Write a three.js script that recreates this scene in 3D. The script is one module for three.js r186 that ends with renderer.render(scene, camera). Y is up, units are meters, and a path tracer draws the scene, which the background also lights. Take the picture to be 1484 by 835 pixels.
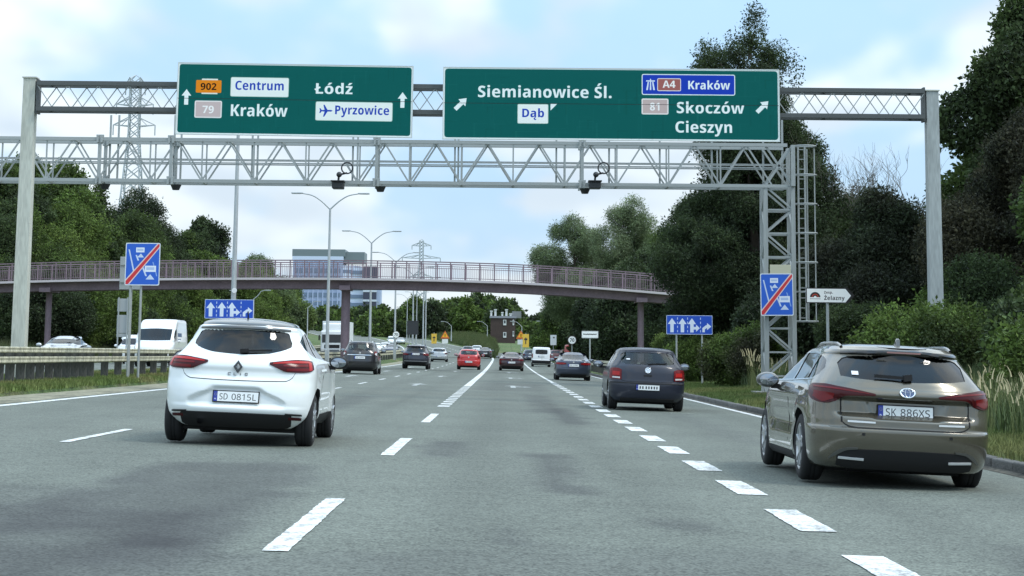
import * as THREE from 'three';
import { mergeGeometries, mergeVertices, toCreasedNormals } from 'three/addons/utils/BufferGeometryUtils.js';
import { RoundedBoxGeometry } from 'three/addons/geometries/RoundedBoxGeometry.js';
import { Brush, Evaluator, SUBTRACTION } from 'three-bvh-csg';

// ---------------------------------------------------------------- camera, sky, sun, exposure
const scene = new THREE.Scene();
const EYE = 1.14, FOCAL = 2900;                       // metres above the road; pixels of the 1484 x 835 photograph
const camera = new THREE.PerspectiveCamera(2 * Math.atan(745 / FOCAL) * 180 / Math.PI, 1484 / 1490, 0.1, 4000);
camera.setViewOffset(1484, 1490, 0, 655, 1484, 835);  // the photograph is the lower part of a taller frame
const axisR = new THREE.Vector3(0.99995288, -0.00930304, -0.00277436), axisU = new THREE.Vector3(0.00880236, 0.98938768, -0.14503289), axisB = new THREE.Vector3(0.00409416, 0.14500164, 0.98942294);
camera.position.set(0, EYE, 0);
camera.quaternion.setFromRotationMatrix(new THREE.Matrix4().makeBasis(axisR, axisU, axisB).transpose());
camera.updateMatrixWorld(true);
scene.add(camera);
// a pixel of the photograph and a distance along the road give a point
const EYEPOINT = new THREE.Vector3(0, EYE, 0), camX = new THREE.Vector3(), camY = new THREE.Vector3(), camZ = new THREE.Vector3();
camera.matrixWorld.extractBasis(camX, camY, camZ);
function at(px, py, s) {
  const d = new THREE.Vector3().addScaledVector(camX, px - 742).addScaledVector(camY, -(py - 90)).addScaledVector(camZ, -FOCAL);
  return d.multiplyScalar(s / -d.z).add(EYEPOINT);
}
const renderer = new THREE.WebGLRenderer({ antialias: true });
renderer.setSize(1024, 576);
renderer.toneMapping = THREE.LinearToneMapping;
renderer.toneMappingExposure = 1.3;
renderer.shadowMap.enabled = true;

function rng(seed) { let a = seed >>> 0; return () => { a = (a + 0x6D2B79F5) | 0; let t = Math.imul(a ^ (a >>> 15), 1 | a); t = (t + Math.imul(t ^ (t >>> 7), 61 | t)) ^ t; return ((t ^ (t >>> 14)) >>> 0) / 4294967296; }; }
function hash3(x, y, z) { let h = Math.imul(x, 374761393) ^ Math.imul(y, 668265263) ^ Math.imul(z, 2147483647 - 1234567); h = Math.imul(h ^ (h >>> 13), 1274126177); return ((h ^ (h >>> 16)) >>> 0) / 4294967296; }
function noise3(x, y, z) {
  const xi = Math.floor(x), yi = Math.floor(y), zi = Math.floor(z), f = (t) => t * t * (3 - 2 * t), l = (a, b, t) => a + (b - a) * t;
  const u = f(x - xi), v = f(y - yi), w = f(z - zi), h = (a, b, c) => hash3(xi + a, yi + b, zi + c);
  return l(l(l(h(0, 0, 0), h(1, 0, 0), u), l(h(0, 1, 0), h(1, 1, 0), u), v), l(l(h(0, 0, 1), h(1, 0, 1), u), l(h(0, 1, 1), h(1, 1, 1), u), v), w);
}
function fbm(x, y, z, o = 4) { let s = 0, a = 0.5, n = 0; for (let i = 0; i < o; i++) { s += a * noise3(x, y, z); n += a; a *= 0.5; x = x * 2.03 + 7.1; y = y * 2.03 + 3.7; z = z * 2.03 + 1.3; } return s / n; }
const sm = (a, b, x) => { const t = Math.min(1, Math.max(0, (x - a) / (b - a))); return t * t * (3 - 2 * t); };
const lerp = (a, b, t) => a + (b - a) * t;

{ // sky: thin bright summer overcast with blue between the clouds
  const w = 2048, h = 1024, d = new Float32Array(w * h * 4);
  for (let j = 0; j < h; j++) for (let i = 0; i < w; i++) {
    const el = (j + 0.5) / h * Math.PI - Math.PI / 2, az = (i + 0.5) / w * Math.PI * 2 - Math.PI;
    const dy = Math.sin(el), dx = Math.cos(el) * Math.cos(az), dz = Math.cos(el) * Math.sin(az);
    const e = Math.max(dy, 0), k = 1 / (e + 0.11);
    const n = fbm(dx * k * 2.5 + 3.2, dz * k * 1.1 + 1.2, 5.1, 6), n2 = fbm(dx * k * 2.9 + 11, dz * k * 1.3 + 4, 2.2, 5);
    const haze = Math.exp(-e * 13), n3 = fbm(dx * k * 7 + 21, dz * k * 3.2 + 14, 7.7, 5);
    const cl = Math.min(1, sm(0.375, 0.575, n * 0.68 + n3 * 0.32) + haze * 0.3), grey = sm(0.42, 0.64, n2 * 0.75 + n3 * 0.25) * (1 - haze);
    const blue = [lerp(0.33, 0.47, haze), lerp(0.515, 0.63, haze), lerp(0.725, 0.76, haze)];
    const cloud = [lerp(0.67, 0.42, grey), lerp(0.745, 0.515, grey), lerp(0.79, 0.62, grey)];
    const o = (j * w + i) * 4;
    for (let c = 0; c < 3; c++) d[o + c] = lerp(blue[c], cloud[c], cl) * 0.965 * (dy < 0 ? 0.55 : 1 + 1.5 * Math.max(0, dy));   // an overcast sky is brighter overhead
    d[o + 3] = 1;
  }
  const t = new THREE.DataTexture(d, w, h, THREE.RGBAFormat, THREE.FloatType);
  t.mapping = THREE.EquirectangularReflectionMapping; t.magFilter = t.minFilter = THREE.LinearFilter; t.wrapS = THREE.RepeatWrapping; t.needsUpdate = true;
  scene.background = t; scene.environment = t;
}
const sun = new THREE.DirectionalLight(new THREE.Color(1, 0.95, 0.87), 1.5);
sun.position.set(100, 140, -25); sun.target.position.set(0, 0, -70);
sun.castShadow = true; sun.shadow.radius = 30; sun.shadow.mapSize.set(2048, 2048);
Object.assign(sun.shadow.camera, { left: -120, right: 120, top: 160, bottom: -160, near: 1, far: 500 });
scene.add(sun, sun.target);

// ---------------------------------------------------------------- helpers
const used = new Map();
const numbered = (n) => { const k = used.get(n) || 0; used.set(n, k + 1); return k ? `${n}_${String(k).padStart(3, '0')}` : n; };
function shade(o) { o.castShadow = o.receiveShadow = true; return o; }
function mesh(name, geo, mat, parent) { const m = shade(new THREE.Mesh(geo, mat)); m.name = name; parent.add(m); return m; }
function thing(name, label, category, pos, turn = 0, group) {
  const o = new THREE.Group(); o.name = numbered(name); scene.add(o);
  if (pos) o.position.copy(pos); o.rotation.y = turn; o.userData = { label, category };
  if (group) o.userData.group = group;
  return o;
}
function structure(name, geo, mat) { const m = mesh(numbered(name), geo, mat, scene); m.userData.kind = 'structure'; return m; }
function dup(o, pos, turn, label) { const c = o.clone(); c.name = numbered(o.name.replace(/_\d{3}$/, '')); c.userData = { ...o.userData }; if (label) c.userData.label = label; if (pos) c.position.copy(pos); if (turn !== undefined) c.rotation.y = turn; scene.add(c); return c; }
const V = (x, y, z) => new THREE.Vector3(x, y, z);
const lin = (r, g, b) => new THREE.Color().setRGB(r, g, b);
const std = (c, roughness = 0.8, metalness = 0, extra = {}) => new THREE.MeshStandardMaterial({ color: c, roughness, metalness, ...extra });
const box = (w, h, d, x = 0, y = 0, z = 0) => new THREE.BoxGeometry(w, h, d).translate(x, y, z);
const rbox = (w, h, d, r, x = 0, y = 0, z = 0, seg = 2) => new RoundedBoxGeometry(w, h, d, seg, r).translate(x, y, z);
// a square or round bar from p to q
function bar(p, q, w, d = w, round = 0) {
  const v = q.clone().sub(p), L = v.length();
  const g = round ? new THREE.CylinderGeometry(d / 2, w / 2, L, round) : new THREE.BoxGeometry(w, L, d);
  const up = v.clone().normalize();
  let ref = Math.abs(up.z) > 0.95 ? V(1, 0, 0) : V(0, 0, 1);
  const x = new THREE.Vector3().crossVectors(up, ref).normalize(), z = new THREE.Vector3().crossVectors(x, up);
  g.applyMatrix4(new THREE.Matrix4().makeBasis(x, up, z)); const c = p.clone().add(q).multiplyScalar(0.5);
  return g.translate(c.x, c.y, c.z);
}
const merge = (list) => mergeGeometries(list.map((g) => { const n = g.index ? g.toNonIndexed() : g; for (const k of Object.keys(n.attributes)) if (!['position', 'normal', 'uv'].includes(k)) n.deleteAttribute(k); return n; }));
function canvasTexture(w, h, draw) {
  const c = document.createElement('canvas'); c.width = w; c.height = h; draw(c.getContext('2d'), w, h);
  const t = new THREE.CanvasTexture(c); t.colorSpace = THREE.SRGBColorSpace; t.anisotropy = 8; return t;
}
// a tileable speckle texture around white, used to break up plain surfaces; size in metres through uv
function grain(size, cells, amp, seed, tint = [1, 1, 1], base = 0.86) {
  const d = new Uint8Array(size * size * 4);
  const per = (x, y, n, sd) => { const xi = Math.floor(x), yi = Math.floor(y), f = (t) => t * t * (3 - 2 * t), u = f(x - xi), v = f(y - yi), m = (a) => ((a % n) + n) % n; return lerp(lerp(hash3(m(xi), m(yi), sd), hash3(m(xi + 1), m(yi), sd), u), lerp(hash3(m(xi), m(yi + 1), sd), hash3(m(xi + 1), m(yi + 1), sd), u), v); };
  for (let j = 0; j < size; j++) for (let i = 0; i < size; i++) {
    let v = 0; cells.forEach(([n, a], k) => { v += a * (per(i / size * n, j / size * n, n, seed + k * 17) - 0.5); });
    const g = Math.max(0, Math.min(1, base + amp * v)), o = (j * size + i) * 4;
    for (let c = 0; c < 3; c++) d[o + c] = 255 * Math.min(1, g * tint[c]); d[o + 3] = 255;
  }
  const t = new THREE.DataTexture(d, size, size); t.colorSpace = THREE.SRGBColorSpace; t.wrapS = t.wrapT = THREE.RepeatWrapping; t.magFilter = THREE.LinearFilter; t.minFilter = THREE.LinearMipmapLinearFilter; t.generateMipmaps = true; t.needsUpdate = true; return t;
}
function asBump(t) { const c = t.clone(); c.colorSpace = THREE.NoColorSpace; c.needsUpdate = true; return c; }

// ---------------------------------------------------------------- lie of the land: u across, s along the road
const FALL = 0.023;                                          // the carriageway drains to the right
const curve = (s) => s > 240 ? -2.6e-4 * Math.pow(Math.min(s, 640) - 240, 2) - (s > 640 ? (s - 640) * 0.208 : 0) : 0;
const rise = (s) => s > 110 ? 3.0e-5 * Math.pow(Math.min(s, 560) - 110, 2) + (s > 560 ? Math.min(s - 560, 500) * 0.027 : 0) : 0;
const PROFILE = [[-900, 40], [-400, 18], [-120, 9], [-60, 5], [-42, 2.6], [-31, 0.85], [-27, 0.42], [-26.2, 0.40], [-13.7, 0.38], [-13.5, 0.47], [-10.2, 0.35], [-10.05, -FALL * -10.05], [5.75, -FALL * 5.75], [5.95, -0.02], [8, 0.04], [11, 0.5], [16, 1.2], [30, 2.4], [80, 4], [400, 9], [900, 20]];
function profile(u) { const P = PROFILE; if (u <= P[0][0]) return P[0][1]; for (let i = 1; i < P.length; i++) if (u <= P[i][0]) return lerp(P[i - 1][1], P[i][1], (u - P[i - 1][0]) / (P[i][0] - P[i - 1][0])); return P[P.length - 1][1]; }
const gy = (u, s) => profile(u) + rise(s);
const on = (u, s, h = 0) => V(u + (u < -1.2 ? curve(s) : 0), gy(u, s) + h, -s);     // a point on the ground
// ---------------------------------------------------------------- ground, roads, markings
const asphaltGrain = grain(1024, [[512, 0.9], [256, 0.5], [64, 0.12], [16, 0.08], [5, 0.09]], 0.62, 3);
const asphaltBump = asBump(asphaltGrain);
function sheet(us, ss, P, color) {   // a grid over us x ss, uv in metres
  const pos = [], uv = [], col = [], idx = [];
  for (const s of ss) for (const u of us) { const p = P(u, s); pos.push(p.x, p.y, p.z); uv.push(u / 5, s / 5); const c = color ? color(u, s) : [1, 1, 1]; col.push(...c); }
  const n = us.length; for (let j = 0; j + 1 < ss.length; j++) for (let i = 0; i + 1 < n; i++) { const a = j * n + i; idx.push(a, a + 1, a + n, a + 1, a + n + 1, a + n); }
  const g = new THREE.BufferGeometry(); g.setAttribute('position', new THREE.Float32BufferAttribute(pos, 3)); g.setAttribute('uv', new THREE.Float32BufferAttribute(uv, 2)); g.setAttribute('color', new THREE.Float32BufferAttribute(col, 3)); g.setIndex(idx); g.computeVertexNormals(); return g;
}
const range = (a, b, d) => { const o = []; const n = Math.max(1, Math.round((b - a) / d)); for (let i = 0; i <= n; i++) o.push(a + (b - a) * i / n); return o; };
const sAll = [...range(-15, 90, 1.5), ...range(93, 300, 4).slice(0), ...range(306, 700, 10), ...range(720, 1600, 60)];
{ // terrain: one sheet, left columns follow the bend of the main road, right ones the straight slip road
  const L = [-900, -600, -400, -250, -160, -120, -95, -75, -60, -50, -42, -36, -31, -28.5, -27, -26.2, -20, -13.7, -13.5, -12.4, -11.2, -10.2, -10.05, -5, -1.3];
  const R = [-1.3, 2, 5.75, 5.95, 6.8, 8, 9.5, 11, 13.5, 16, 22, 30, 45, 80, 150, 400, 900];
  const pos = [], uv = [], col = [], idx = []; const cols = [];
  L.forEach((u) => cols.push({ u, k: 1, g: 0 })); [0.25, 0.5, 0.75].forEach((t) => cols.push({ u: -1.3, k: 1 - t, g: Math.sin(t * Math.PI) })); R.forEach((u) => cols.push({ u, k: 0, g: 0 }));
  for (const s of sAll) cols.forEach((c) => {
    const x = c.u + curve(s) * c.k, road = (c.u > -10.1 && c.u < 5.8) || (c.u > -26.3 && c.u < -13.6);
    let y = gy(c.u, s) - (road && !c.g ? 0.09 : 0) + c.g * Math.min(1.3, Math.max(0, (s - 265) * 0.011));
    const bumps = road ? 0 : (fbm(x * 0.15, s * 0.15, 1) - 0.5) * Math.min(1.6, Math.max(0, (Math.abs(c.u + 4) - 14) * 0.05));
    pos.push(x, y + bumps, -s); uv.push(x / 3, s / 3);
    const t = fbm(x * 0.35, s * 0.2, 8), dry = sm(0.5, 0.75, fbm(x * 0.8 + 5, s * 0.5, 3));
    col.push(lerp(0.10, 0.20, dry) * (0.75 + t * 0.5), lerp(0.16, 0.20, dry) * (0.75 + t * 0.5), lerp(0.045, 0.085, dry) * (0.75 + t * 0.5));
  });
  const n = cols.length; for (let j = 0; j + 1 < sAll.length; j++) for (let i = 0; i + 1 < n; i++) { const a = j * n + i; idx.push(a, a + 1, a + n, a + 1, a + n + 1, a + n); }
  const g = new THREE.BufferGeometry(); g.setAttribute('position', new THREE.Float32BufferAttribute(pos, 3)); g.setAttribute('uv', new THREE.Float32BufferAttribute(uv, 2)); g.setAttribute('color', new THREE.Float32BufferAttribute(col, 3)); g.setIndex(idx); g.computeVertexNormals();
  const gg = grain(512, [[256, 0.6], [64, 0.5], [12, 0.4]], 0.7, 9);
  structure('grass_ground', g, new THREE.MeshStandardMaterial({ vertexColors: true, map: gg, bumpMap: asBump(gg), bumpScale: 0.05, roughness: 1 }));
}
// asphalt: worn wheel tracks, dark sealed patches with ragged edges, oil spots
const patches = [ // [u0, u1, s0, s1, strength]
  [-5.6, -2.0, 7, 14.0, 0.26], [-3.3, -1.75, 12.0, 20.5, 0.28], [-2.2, -1.55, 8, 13.6, 0.20], [-4.4, -3.0, 14.2, 16.8, 0.14], [-8.6, -5.6, 15.5, 21, 0.26], [0.25, 0.75, 17.5, 24, 0.30], [-1.0, -0.45, 22.5, 27, 0.26],
  [3.0, 5.6, 8, 13.2, 0.30], [1.0, 1.5, 35, 46, 0.26], [-2.9, -0.6, 9, 11.8, 0.14], [0.6, 1.2, 42, 60, 0.2], [-3.9, -3.2, 40, 52, 0.18], [3.4, 4.0, 28, 44, 0.12], [-0.9, 1.6, 66, 84, 0.12], [-6.9, -5.5, 40, 58, 0.14], [-0.6, 1.9, 9, 12.5, 0.12], [1.18, 1.32, 13.9, 14.5, 0.5], [0.02, 0.10, 12.4, 12.9, 0.5], [0.24, 0.34, 12.2, 12.5, 0.5], [-5.3, -3.4, 16.4, 16.65, 0.4], [4.4, 4.7, 10.4, 10.9, 0.4], [-0.95, -0.8, 12.5, 12.9, 0.45],
];
function roadTone(u, s) {
  let tint = 0, k = 0.95 + 0.16 * (fbm(u * 0.45, s * 0.05, 2) - 0.5) + 0.26 * (fbm(u * 1.1, s * 0.35, 6) - 0.5);
  for (const [a, b, c, d, w] of patches) {
    const e = (fbm(u * 1.6 + 9, s * 0.8, 4, 5) - 0.5) * 1.1, m = sm(-0.10, 0.12, Math.min(u - a, b - u) + e * 0.55) * sm(-0.5, 0.5, Math.min(s - c, d - s) + e * 2.4);
    const q = Math.min(0.6, 1.4 * w * m * (0.65 + 0.7 * fbm(u * 3, s * 1.5, 7))); k *= 1 - q; tint += q;
  }
  for (const lane of [-6.85, -3.15, 0.45, 3.95]) for (const o of [-0.75, 0.75]) { const q = (u - lane - o) / 0.34; k *= 1 - 0.15 * Math.exp(-q * q) * fbm(u * 2.5, s * 0.10, 12, 4) * 1.7; }
  for (const lane of [-6.85, -3.15, 0.45, 3.95]) { const q = (u - lane) / 0.5; k *= 1 - 0.07 * Math.exp(-q * q) * fbm(u * 2, s * 0.12, 15, 3) * 1.5; }
  return [k * 0.985, k * (1 - 0.05 * tint), k * (0.985 + 0.10 * tint)];
}
const asphalt = new THREE.MeshStandardMaterial({ color: lin(0.182, 0.200, 0.168), vertexColors: true, map: asphaltGrain, bumpMap: asphaltBump, bumpScale: 0.004, roughness: 0.86 });
const sRoad = [...range(4, 50, 0.22), ...range(50.6, 100, 0.8), ...range(102, 250, 3), ...range(255, 700, 8), ...range(720, 1500, 60)];
const lvl = (u, s) => V(u + curve(s), gy(u, s), -s);
const carriageway = structure('carriageway', sheet(range(-10.05, 5.75, 0.22), sRoad.filter((s) => s <= 259), (u, s) => V(u, gy(u, s), -s), roadTone), asphalt);
// one sheet ends where the next begins
const mainBranch = structure('main_road', sheet(range(-10.05, -1.1, 0.7), [259, ...sRoad.filter((s) => s > 259)], (u, s) => V(u + curve(s), gy(u, s) + (s > 259 ? 0.004 : 0), -s), roadTone), asphalt);
const exitRoad = structure('slip_road', sheet(range(-1.1, 5.75, 0.7), [259, ...sRoad.filter((s) => s > 259 && s < 335)], (u, s) => V(u, gy(u, s) + (s > 259 ? 0.004 : 0), -s), roadTone), asphalt);
const opposite = structure('opposite_carriageway', sheet(range(-26.2, -13.7, 0.7), [-15, ...sRoad], (u, s) => lvl(u, s), roadTone), asphalt);
{ // dusty gutter strip between edge line and median grass
  const g = grain(512, [[128, 0.5], [40, 0.5], [8, 0.4]], 0.6, 41);
  structure('gutter_strip', sheet(range(-10.04, -8.92, 0.16), range(4, 240, 1), (u, s) => V(u + 0.02 * Math.sin(s * 0.7), gy(u, s) + 0.004, -s), (u, s) => { const k = 0.85 + 0.4 * (fbm(u * 2, s * 0.6, 4) - 0.5); return [k, k, k]; }), new THREE.MeshStandardMaterial({ color: lin(0.36, 0.34, 0.235), map: g, vertexColors: true, roughness: 0.95 }));
}
const paintTex = grain(512, [[200, 0.6], [64, 0.7], [14, 0.5]], 0.62, 77, [1, 1, 1], 0.92);
const paint = new THREE.MeshStandardMaterial({ color: lin(0.74, 0.75, 0.72), map: paintTex, roughness: 0.7 });
// a painted quad strip on the road, broken at its edges a little
function stripe(u0, u1, s0, s1, parent, name, wob = 0.012, bent = 1, seed = 1) {
  const n = Math.max(2, Math.round((s1 - s0) / (s0 < 30 ? 0.12 : s0 < 60 ? 0.25 : 4))), us = [0, 1], r = rng(Math.round(s0 * 131 + u0 * 977 + 5000) + seed);
  const e = []; for (let i = 0; i <= n; i++) e.push([(r() - 0.5) * wob, (r() - 0.5) * wob]);
  const ss = range(0, 1, 1 / n);
  const g = sheet(us, ss, (a, b) => { const i = Math.min(n, Math.round(b * n)), s = lerp(s0, s1, b) + (b === 0 ? -1 : b === 1 ? 1 : 0) * e[i][a] * 2; const u = (a ? u1 : u0) + e[i][a]; return V(u + curve(s) * bent, gy(u, s) + 0.006, -s); });
  const uv = g.attributes.uv; for (let i = 0; i < uv.count; i++) uv.setXY(i, g.attributes.position.getX(i) / 1.5, g.attributes.position.getZ(i) / 1.5);
  return mesh(name, g, paint, parent);
}
for (let k = 0; k < 3; k++) stripe(-1.36, -1.21, 11.6 + k * 10.95, 15.8 + k * 10.95 + k * 0.35, carriageway, 'lane_dash');
for (let k = 0; k < 14; k++) stripe(-1.42, -1.16, 43.6 + k * 2.0, 44.7 + k * 2.0, carriageway, 'lane_dash');
stripe(-1.42, -1.16, 72, 259, carriageway, 'solid_line');
stripe(-1.42, -1.16, 259, 640, mainBranch, 'solid_line');
for (let k = -1; k < 22; k++) { const s0 = 10.45 + k * 3.68; if (s0 > 5) stripe(2.06, 2.32, s0, s0 + 2.0, carriageway, 'exit_lane_dash'); }
stripe(2.12, 2.27, 90, 259, carriageway, 'solid_line');
for (let k = -1; k < 16; k++) { const s0 = 23.2 + k * 11.7; stripe(-5.06, -4.94, s0, s0 + 4.0, carriageway, 'lane_dash'); }
for (let k = 0; k < 12; k++) stripe(-5.06, -4.94, 270 + k * 12, 274 + k * 12, mainBranch, 'lane_dash');
stripe(-8.78, -8.58, 5, 259, carriageway, 'edge_line', 0.02); stripe(-8.78, -8.58, 259, 640, mainBranch, 'edge_line', 0.02);
stripe(5.46, 5.62, 26, 259, carriageway, 'edge_line', 0.02); stripe(5.46, 5.62, 259, 334, exitRoad, 'edge_line', 0.02, 0);
for (const u of [-14.2, -25.8]) stripe(u - 0.1, u + 0.1, 20, 600, opposite, 'edge_line', 0.02);
for (const u of [-18.0, -21.9]) for (let k = 0; k < 24; k++) stripe(u - 0.06, u + 0.06, 30 + k * 12, 34 + k * 12, opposite, 'lane_dash');
// lane arrows
function arrowGeo(u, s, L, kind) {
  const sh = new THREE.Shape();
  if (kind === 'ahead') { [[-0.09, 0], [0.09, 0], [0.09, 0.6], [0.36, 0.6], [0, 1], [-0.36, 0.6], [-0.09, 0.6]].forEach(([x, y], i) => i ? sh.lineTo(x, y * L) : sh.moveTo(x, y * L)); }
  else if (kind === 'right') { [[-0.14, 0], [0.05, 0], [0.05, 0.55], [0.3, 0.55], [0.3, 0.42], [0.75, 0.68], [0.3, 0.94], [0.3, 0.8], [-0.14, 0.7]].forEach(([x, y], i) => i ? sh.lineTo(x, y * L) : sh.moveTo(x, y * L)); }
  else { [[-0.09, 0], [0.09, 0], [0.09, 0.3], [0.4, 0.42], [0.4, 0.34], [0.75, 0.5], [0.4, 0.66], [0.4, 0.56], [0.09, 0.46], [0.09, 0.7], [0.34, 0.7], [0, 1], [-0.34, 0.7], [-0.09, 0.7]].forEach(([x, y], i) => i ? sh.lineTo(x, y * L) : sh.moveTo(x, y * L)); }
  const g = new THREE.ShapeGeometry(sh), p = g.attributes.position;
  for (let i = 0; i < p.count; i++) { const x = p.getX(i), y = p.getY(i); p.setXYZ(i, u + x, gy(u + x, s + y) + 0.006, -s - y); }
  g.computeVertexNormals(); return g;
}
const wornPaint = new THREE.MeshStandardMaterial({ color: lin(0.46, 0.48, 0.46), map: paintTex, roughness: 0.8 });
for (const s of [70, 98, 128]) { mesh('lane_arrow', arrowGeo(-3.1, s, 5.2, 'ahead'), wornPaint, carriageway); mesh('lane_arrow', arrowGeo(0.35, s + 2, 5.2, 'both'), wornPaint, carriageway); mesh('lane_arrow', arrowGeo(4.0, s + 3, 5.2, 'right'), wornPaint, carriageway); mesh('lane_arrow', arrowGeo(-6.85, s + 18, 5.2, 'ahead'), wornPaint, carriageway); }
{ // kerb stones on the right verge, each 1 m
  const kerb = structure('kerb', box(0.02, 0.02, 0.02, 5.85, gy(5.75, 6) - 0.05, -5), std(lin(0.2, 0.19, 0.175), 0.95));
  const tones = [0.11, 0.14, 0.17, 0.125].map((v) => new THREE.MeshStandardMaterial({ color: lin(v, v * 0.97, v * 0.9), map: paintTex, roughness: 0.95 }));
  const r = rng(5); for (let i = 0; i < 150; i++) {
    const s = 8 + i; const g = rbox(0.17, 0.26, 0.982, 0.025, 0, 0, 0, 1); const m = mesh('kerb_stone', g, tones[Math.floor(r() * 4)], kerb);
    m.position.set(5.84 + (r() - 0.5) * 0.015, gy(5.75, s + 0.5) + 0.0 + (r() - 0.5) * 0.012, -s - 0.5); m.rotation.y = (r() - 0.5) * 0.01;
  }
  structure('kerb_dirt', sheet([5.6, 5.66, 5.71, 5.77], range(4, 160, 0.8), (u, s) => { const w = (fbm(s * 0.8, u, 3) - 0.5) * 0.12; return V(Math.min(u + (u < 5.65 ? w * 0.5 + 0.03 : 0), 5.77), gy(5.75, s) + FALL * (5.75 - u) * 0.9 + 0.004 + (u > 5.7 ? 0.02 : 0), -s); }, () => [1, 1, 1]), new THREE.MeshStandardMaterial({ color: lin(0.10, 0.09, 0.07), map: paintTex, roughness: 1 }));
}
// ---------------------------------------------------------------- vegetation
function clumpGeo(seed, leaves, len, wid, spread) {
  const r = rng(seed), pos = [], nor = [];
  for (let i = 0; i < leaves; i++) {
    const c = V(r() - 0.5, r() - 0.5, r() - 0.5).normalize().multiplyScalar(Math.pow(r(), 0.5) * spread), a = V(r() - 0.5, (r() - 0.5) * 0.8 - 0.1, r() - 0.5).normalize();
    const b = V(r() - 0.5, r() - 0.5, r() - 0.5).cross(a).normalize(), n = new THREE.Vector3().crossVectors(b, a), k = 0.7 + r() * 0.6, L = len * k, W = wid * k;
    const p0 = c.clone(), p1 = c.clone().addScaledVector(a, L * 0.45).addScaledVector(b, W / 2).addScaledVector(n, -W * 0.15), p2 = c.clone().addScaledVector(a, L), p3 = c.clone().addScaledVector(a, L * 0.45).addScaledVector(b, -W / 2).addScaledVector(n, -W * 0.15);
    for (const p of [p0, p1, p2, p0, p2, p3]) { pos.push(p.x, p.y, p.z); nor.push(n.x, n.y, n.z); }
  }
  const g = new THREE.BufferGeometry(); g.setAttribute('position', new THREE.Float32BufferAttribute(pos, 3)); g.setAttribute('normal', new THREE.Float32BufferAttribute(nor, 3)); return g;
}
const CLUMP = { broad: clumpGeo(1, 26, 0.24, 0.15, 0.55), fine: clumpGeo(2, 30, 0.17, 0.085, 0.55), feather: clumpGeo(3, 30, 0.24, 0.05, 0.5), far: clumpGeo(4, 16, 0.36, 0.25, 0.6) };
const leafMat = new THREE.MeshPhysicalMaterial({ color: 0xffffff, roughness: 0.95, side: THREE.DoubleSide, transmission: 0.35, thickness: 0, specularIntensity: 0.3 });
const barkMat = std(lin(0.075, 0.06, 0.045), 0.95), barkGrey = std(lin(0.16, 0.145, 0.12), 0.95);
function limb(pts, r0, r1, seg = 6) {
  const c = new THREE.CatmullRomCurve3(pts), n = pts.length * 3, g = new THREE.TubeGeometry(c, n, 1, seg, false), p = g.attributes.position;
  for (let i = 0; i <= n; i++) { const m = c.getPointAt(i / n), k = lerp(r0, r1, i / n); for (let j = 0; j <= seg; j++) { const q = i * (seg + 1) + j; p.setXYZ(q, m.x + (p.getX(q) - m.x) * k, m.y + (p.getY(q) - m.y) * k, m.z + (p.getZ(q) - m.z) * k); } }
  return g;
}
// lobes: [dx, y, dz, radius, flatten]; clumps sit in their outer shells, thinned by noise so that gaps open
function foliage(parent, name, lobes, count, o) {
  const r = rng(o.seed), m = new THREE.InstancedMesh(CLUMP[o.kind || 'broad'], leafMat, count), M = new THREE.Matrix4(), q = new THREE.Quaternion(), e = new THREE.Euler(), c = new THREE.Color();
  const wsum = lobes.reduce((a, l) => a + l[3] * l[3], 0); let n = 0, guard = 0;
  while (n < count && guard++ < count * 12) {
    let t = r() * wsum, k = 0; while ((t -= lobes[k][3] * lobes[k][3]) > 0 && k < lobes.length - 1) k++;
    const [lx, ly, lz, R, fl = 0.85] = lobes[k];
    const d = V(r() - 0.5, r() - 0.5, r() - 0.5); if (d.lengthSq() > 0.25 || d.lengthSq() < 0.002) continue; d.normalize();
    const lump = 0.78 + 0.44 * fbm(d.x * 1.8 + lx + o.seed, d.y * 1.8 + ly, d.z * 1.8 + lz, 3);
    const rad = R * lump * (1 - 0.5 * Math.pow(r(), 2.2));
    const p = V(lx + d.x * rad, ly + d.y * rad * fl, lz + d.z * rad);
    if (noise3(p.x * o.gap + o.seed * 3, p.y * o.gap, p.z * o.gap) < (o.open ?? 0.33)) continue;
    if (p.y < (o.floor ?? 0.1)) continue;
    const s = o.size * (0.7 + 0.6 * r()); e.set(r() * 6.28, r() * 6.28, r() * 6.28); q.setFromEuler(e); M.compose(p, q, V(s, s, s)); m.setMatrixAt(n, M);
    const k1 = 0.5 + 1.0 * Math.pow(r(), 1.4), k2 = fbm(p.x * 0.5 + o.seed, p.y * 0.5, p.z * 0.5, 2), a = o.color, b = o.color2 || o.color;
    const kk = sm(0.35, 0.65, k2); c.setRGB(lerp(a[0], b[0], kk) * k1, lerp(a[1], b[1], kk) * k1, lerp(a[2], b[2], kk) * k1); m.setColorAt(n, c); n++;
  }
  m.count = n; m.name = name; m.userData.kind = 'stuff'; shade(m); parent.add(m); return m;
}
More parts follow.
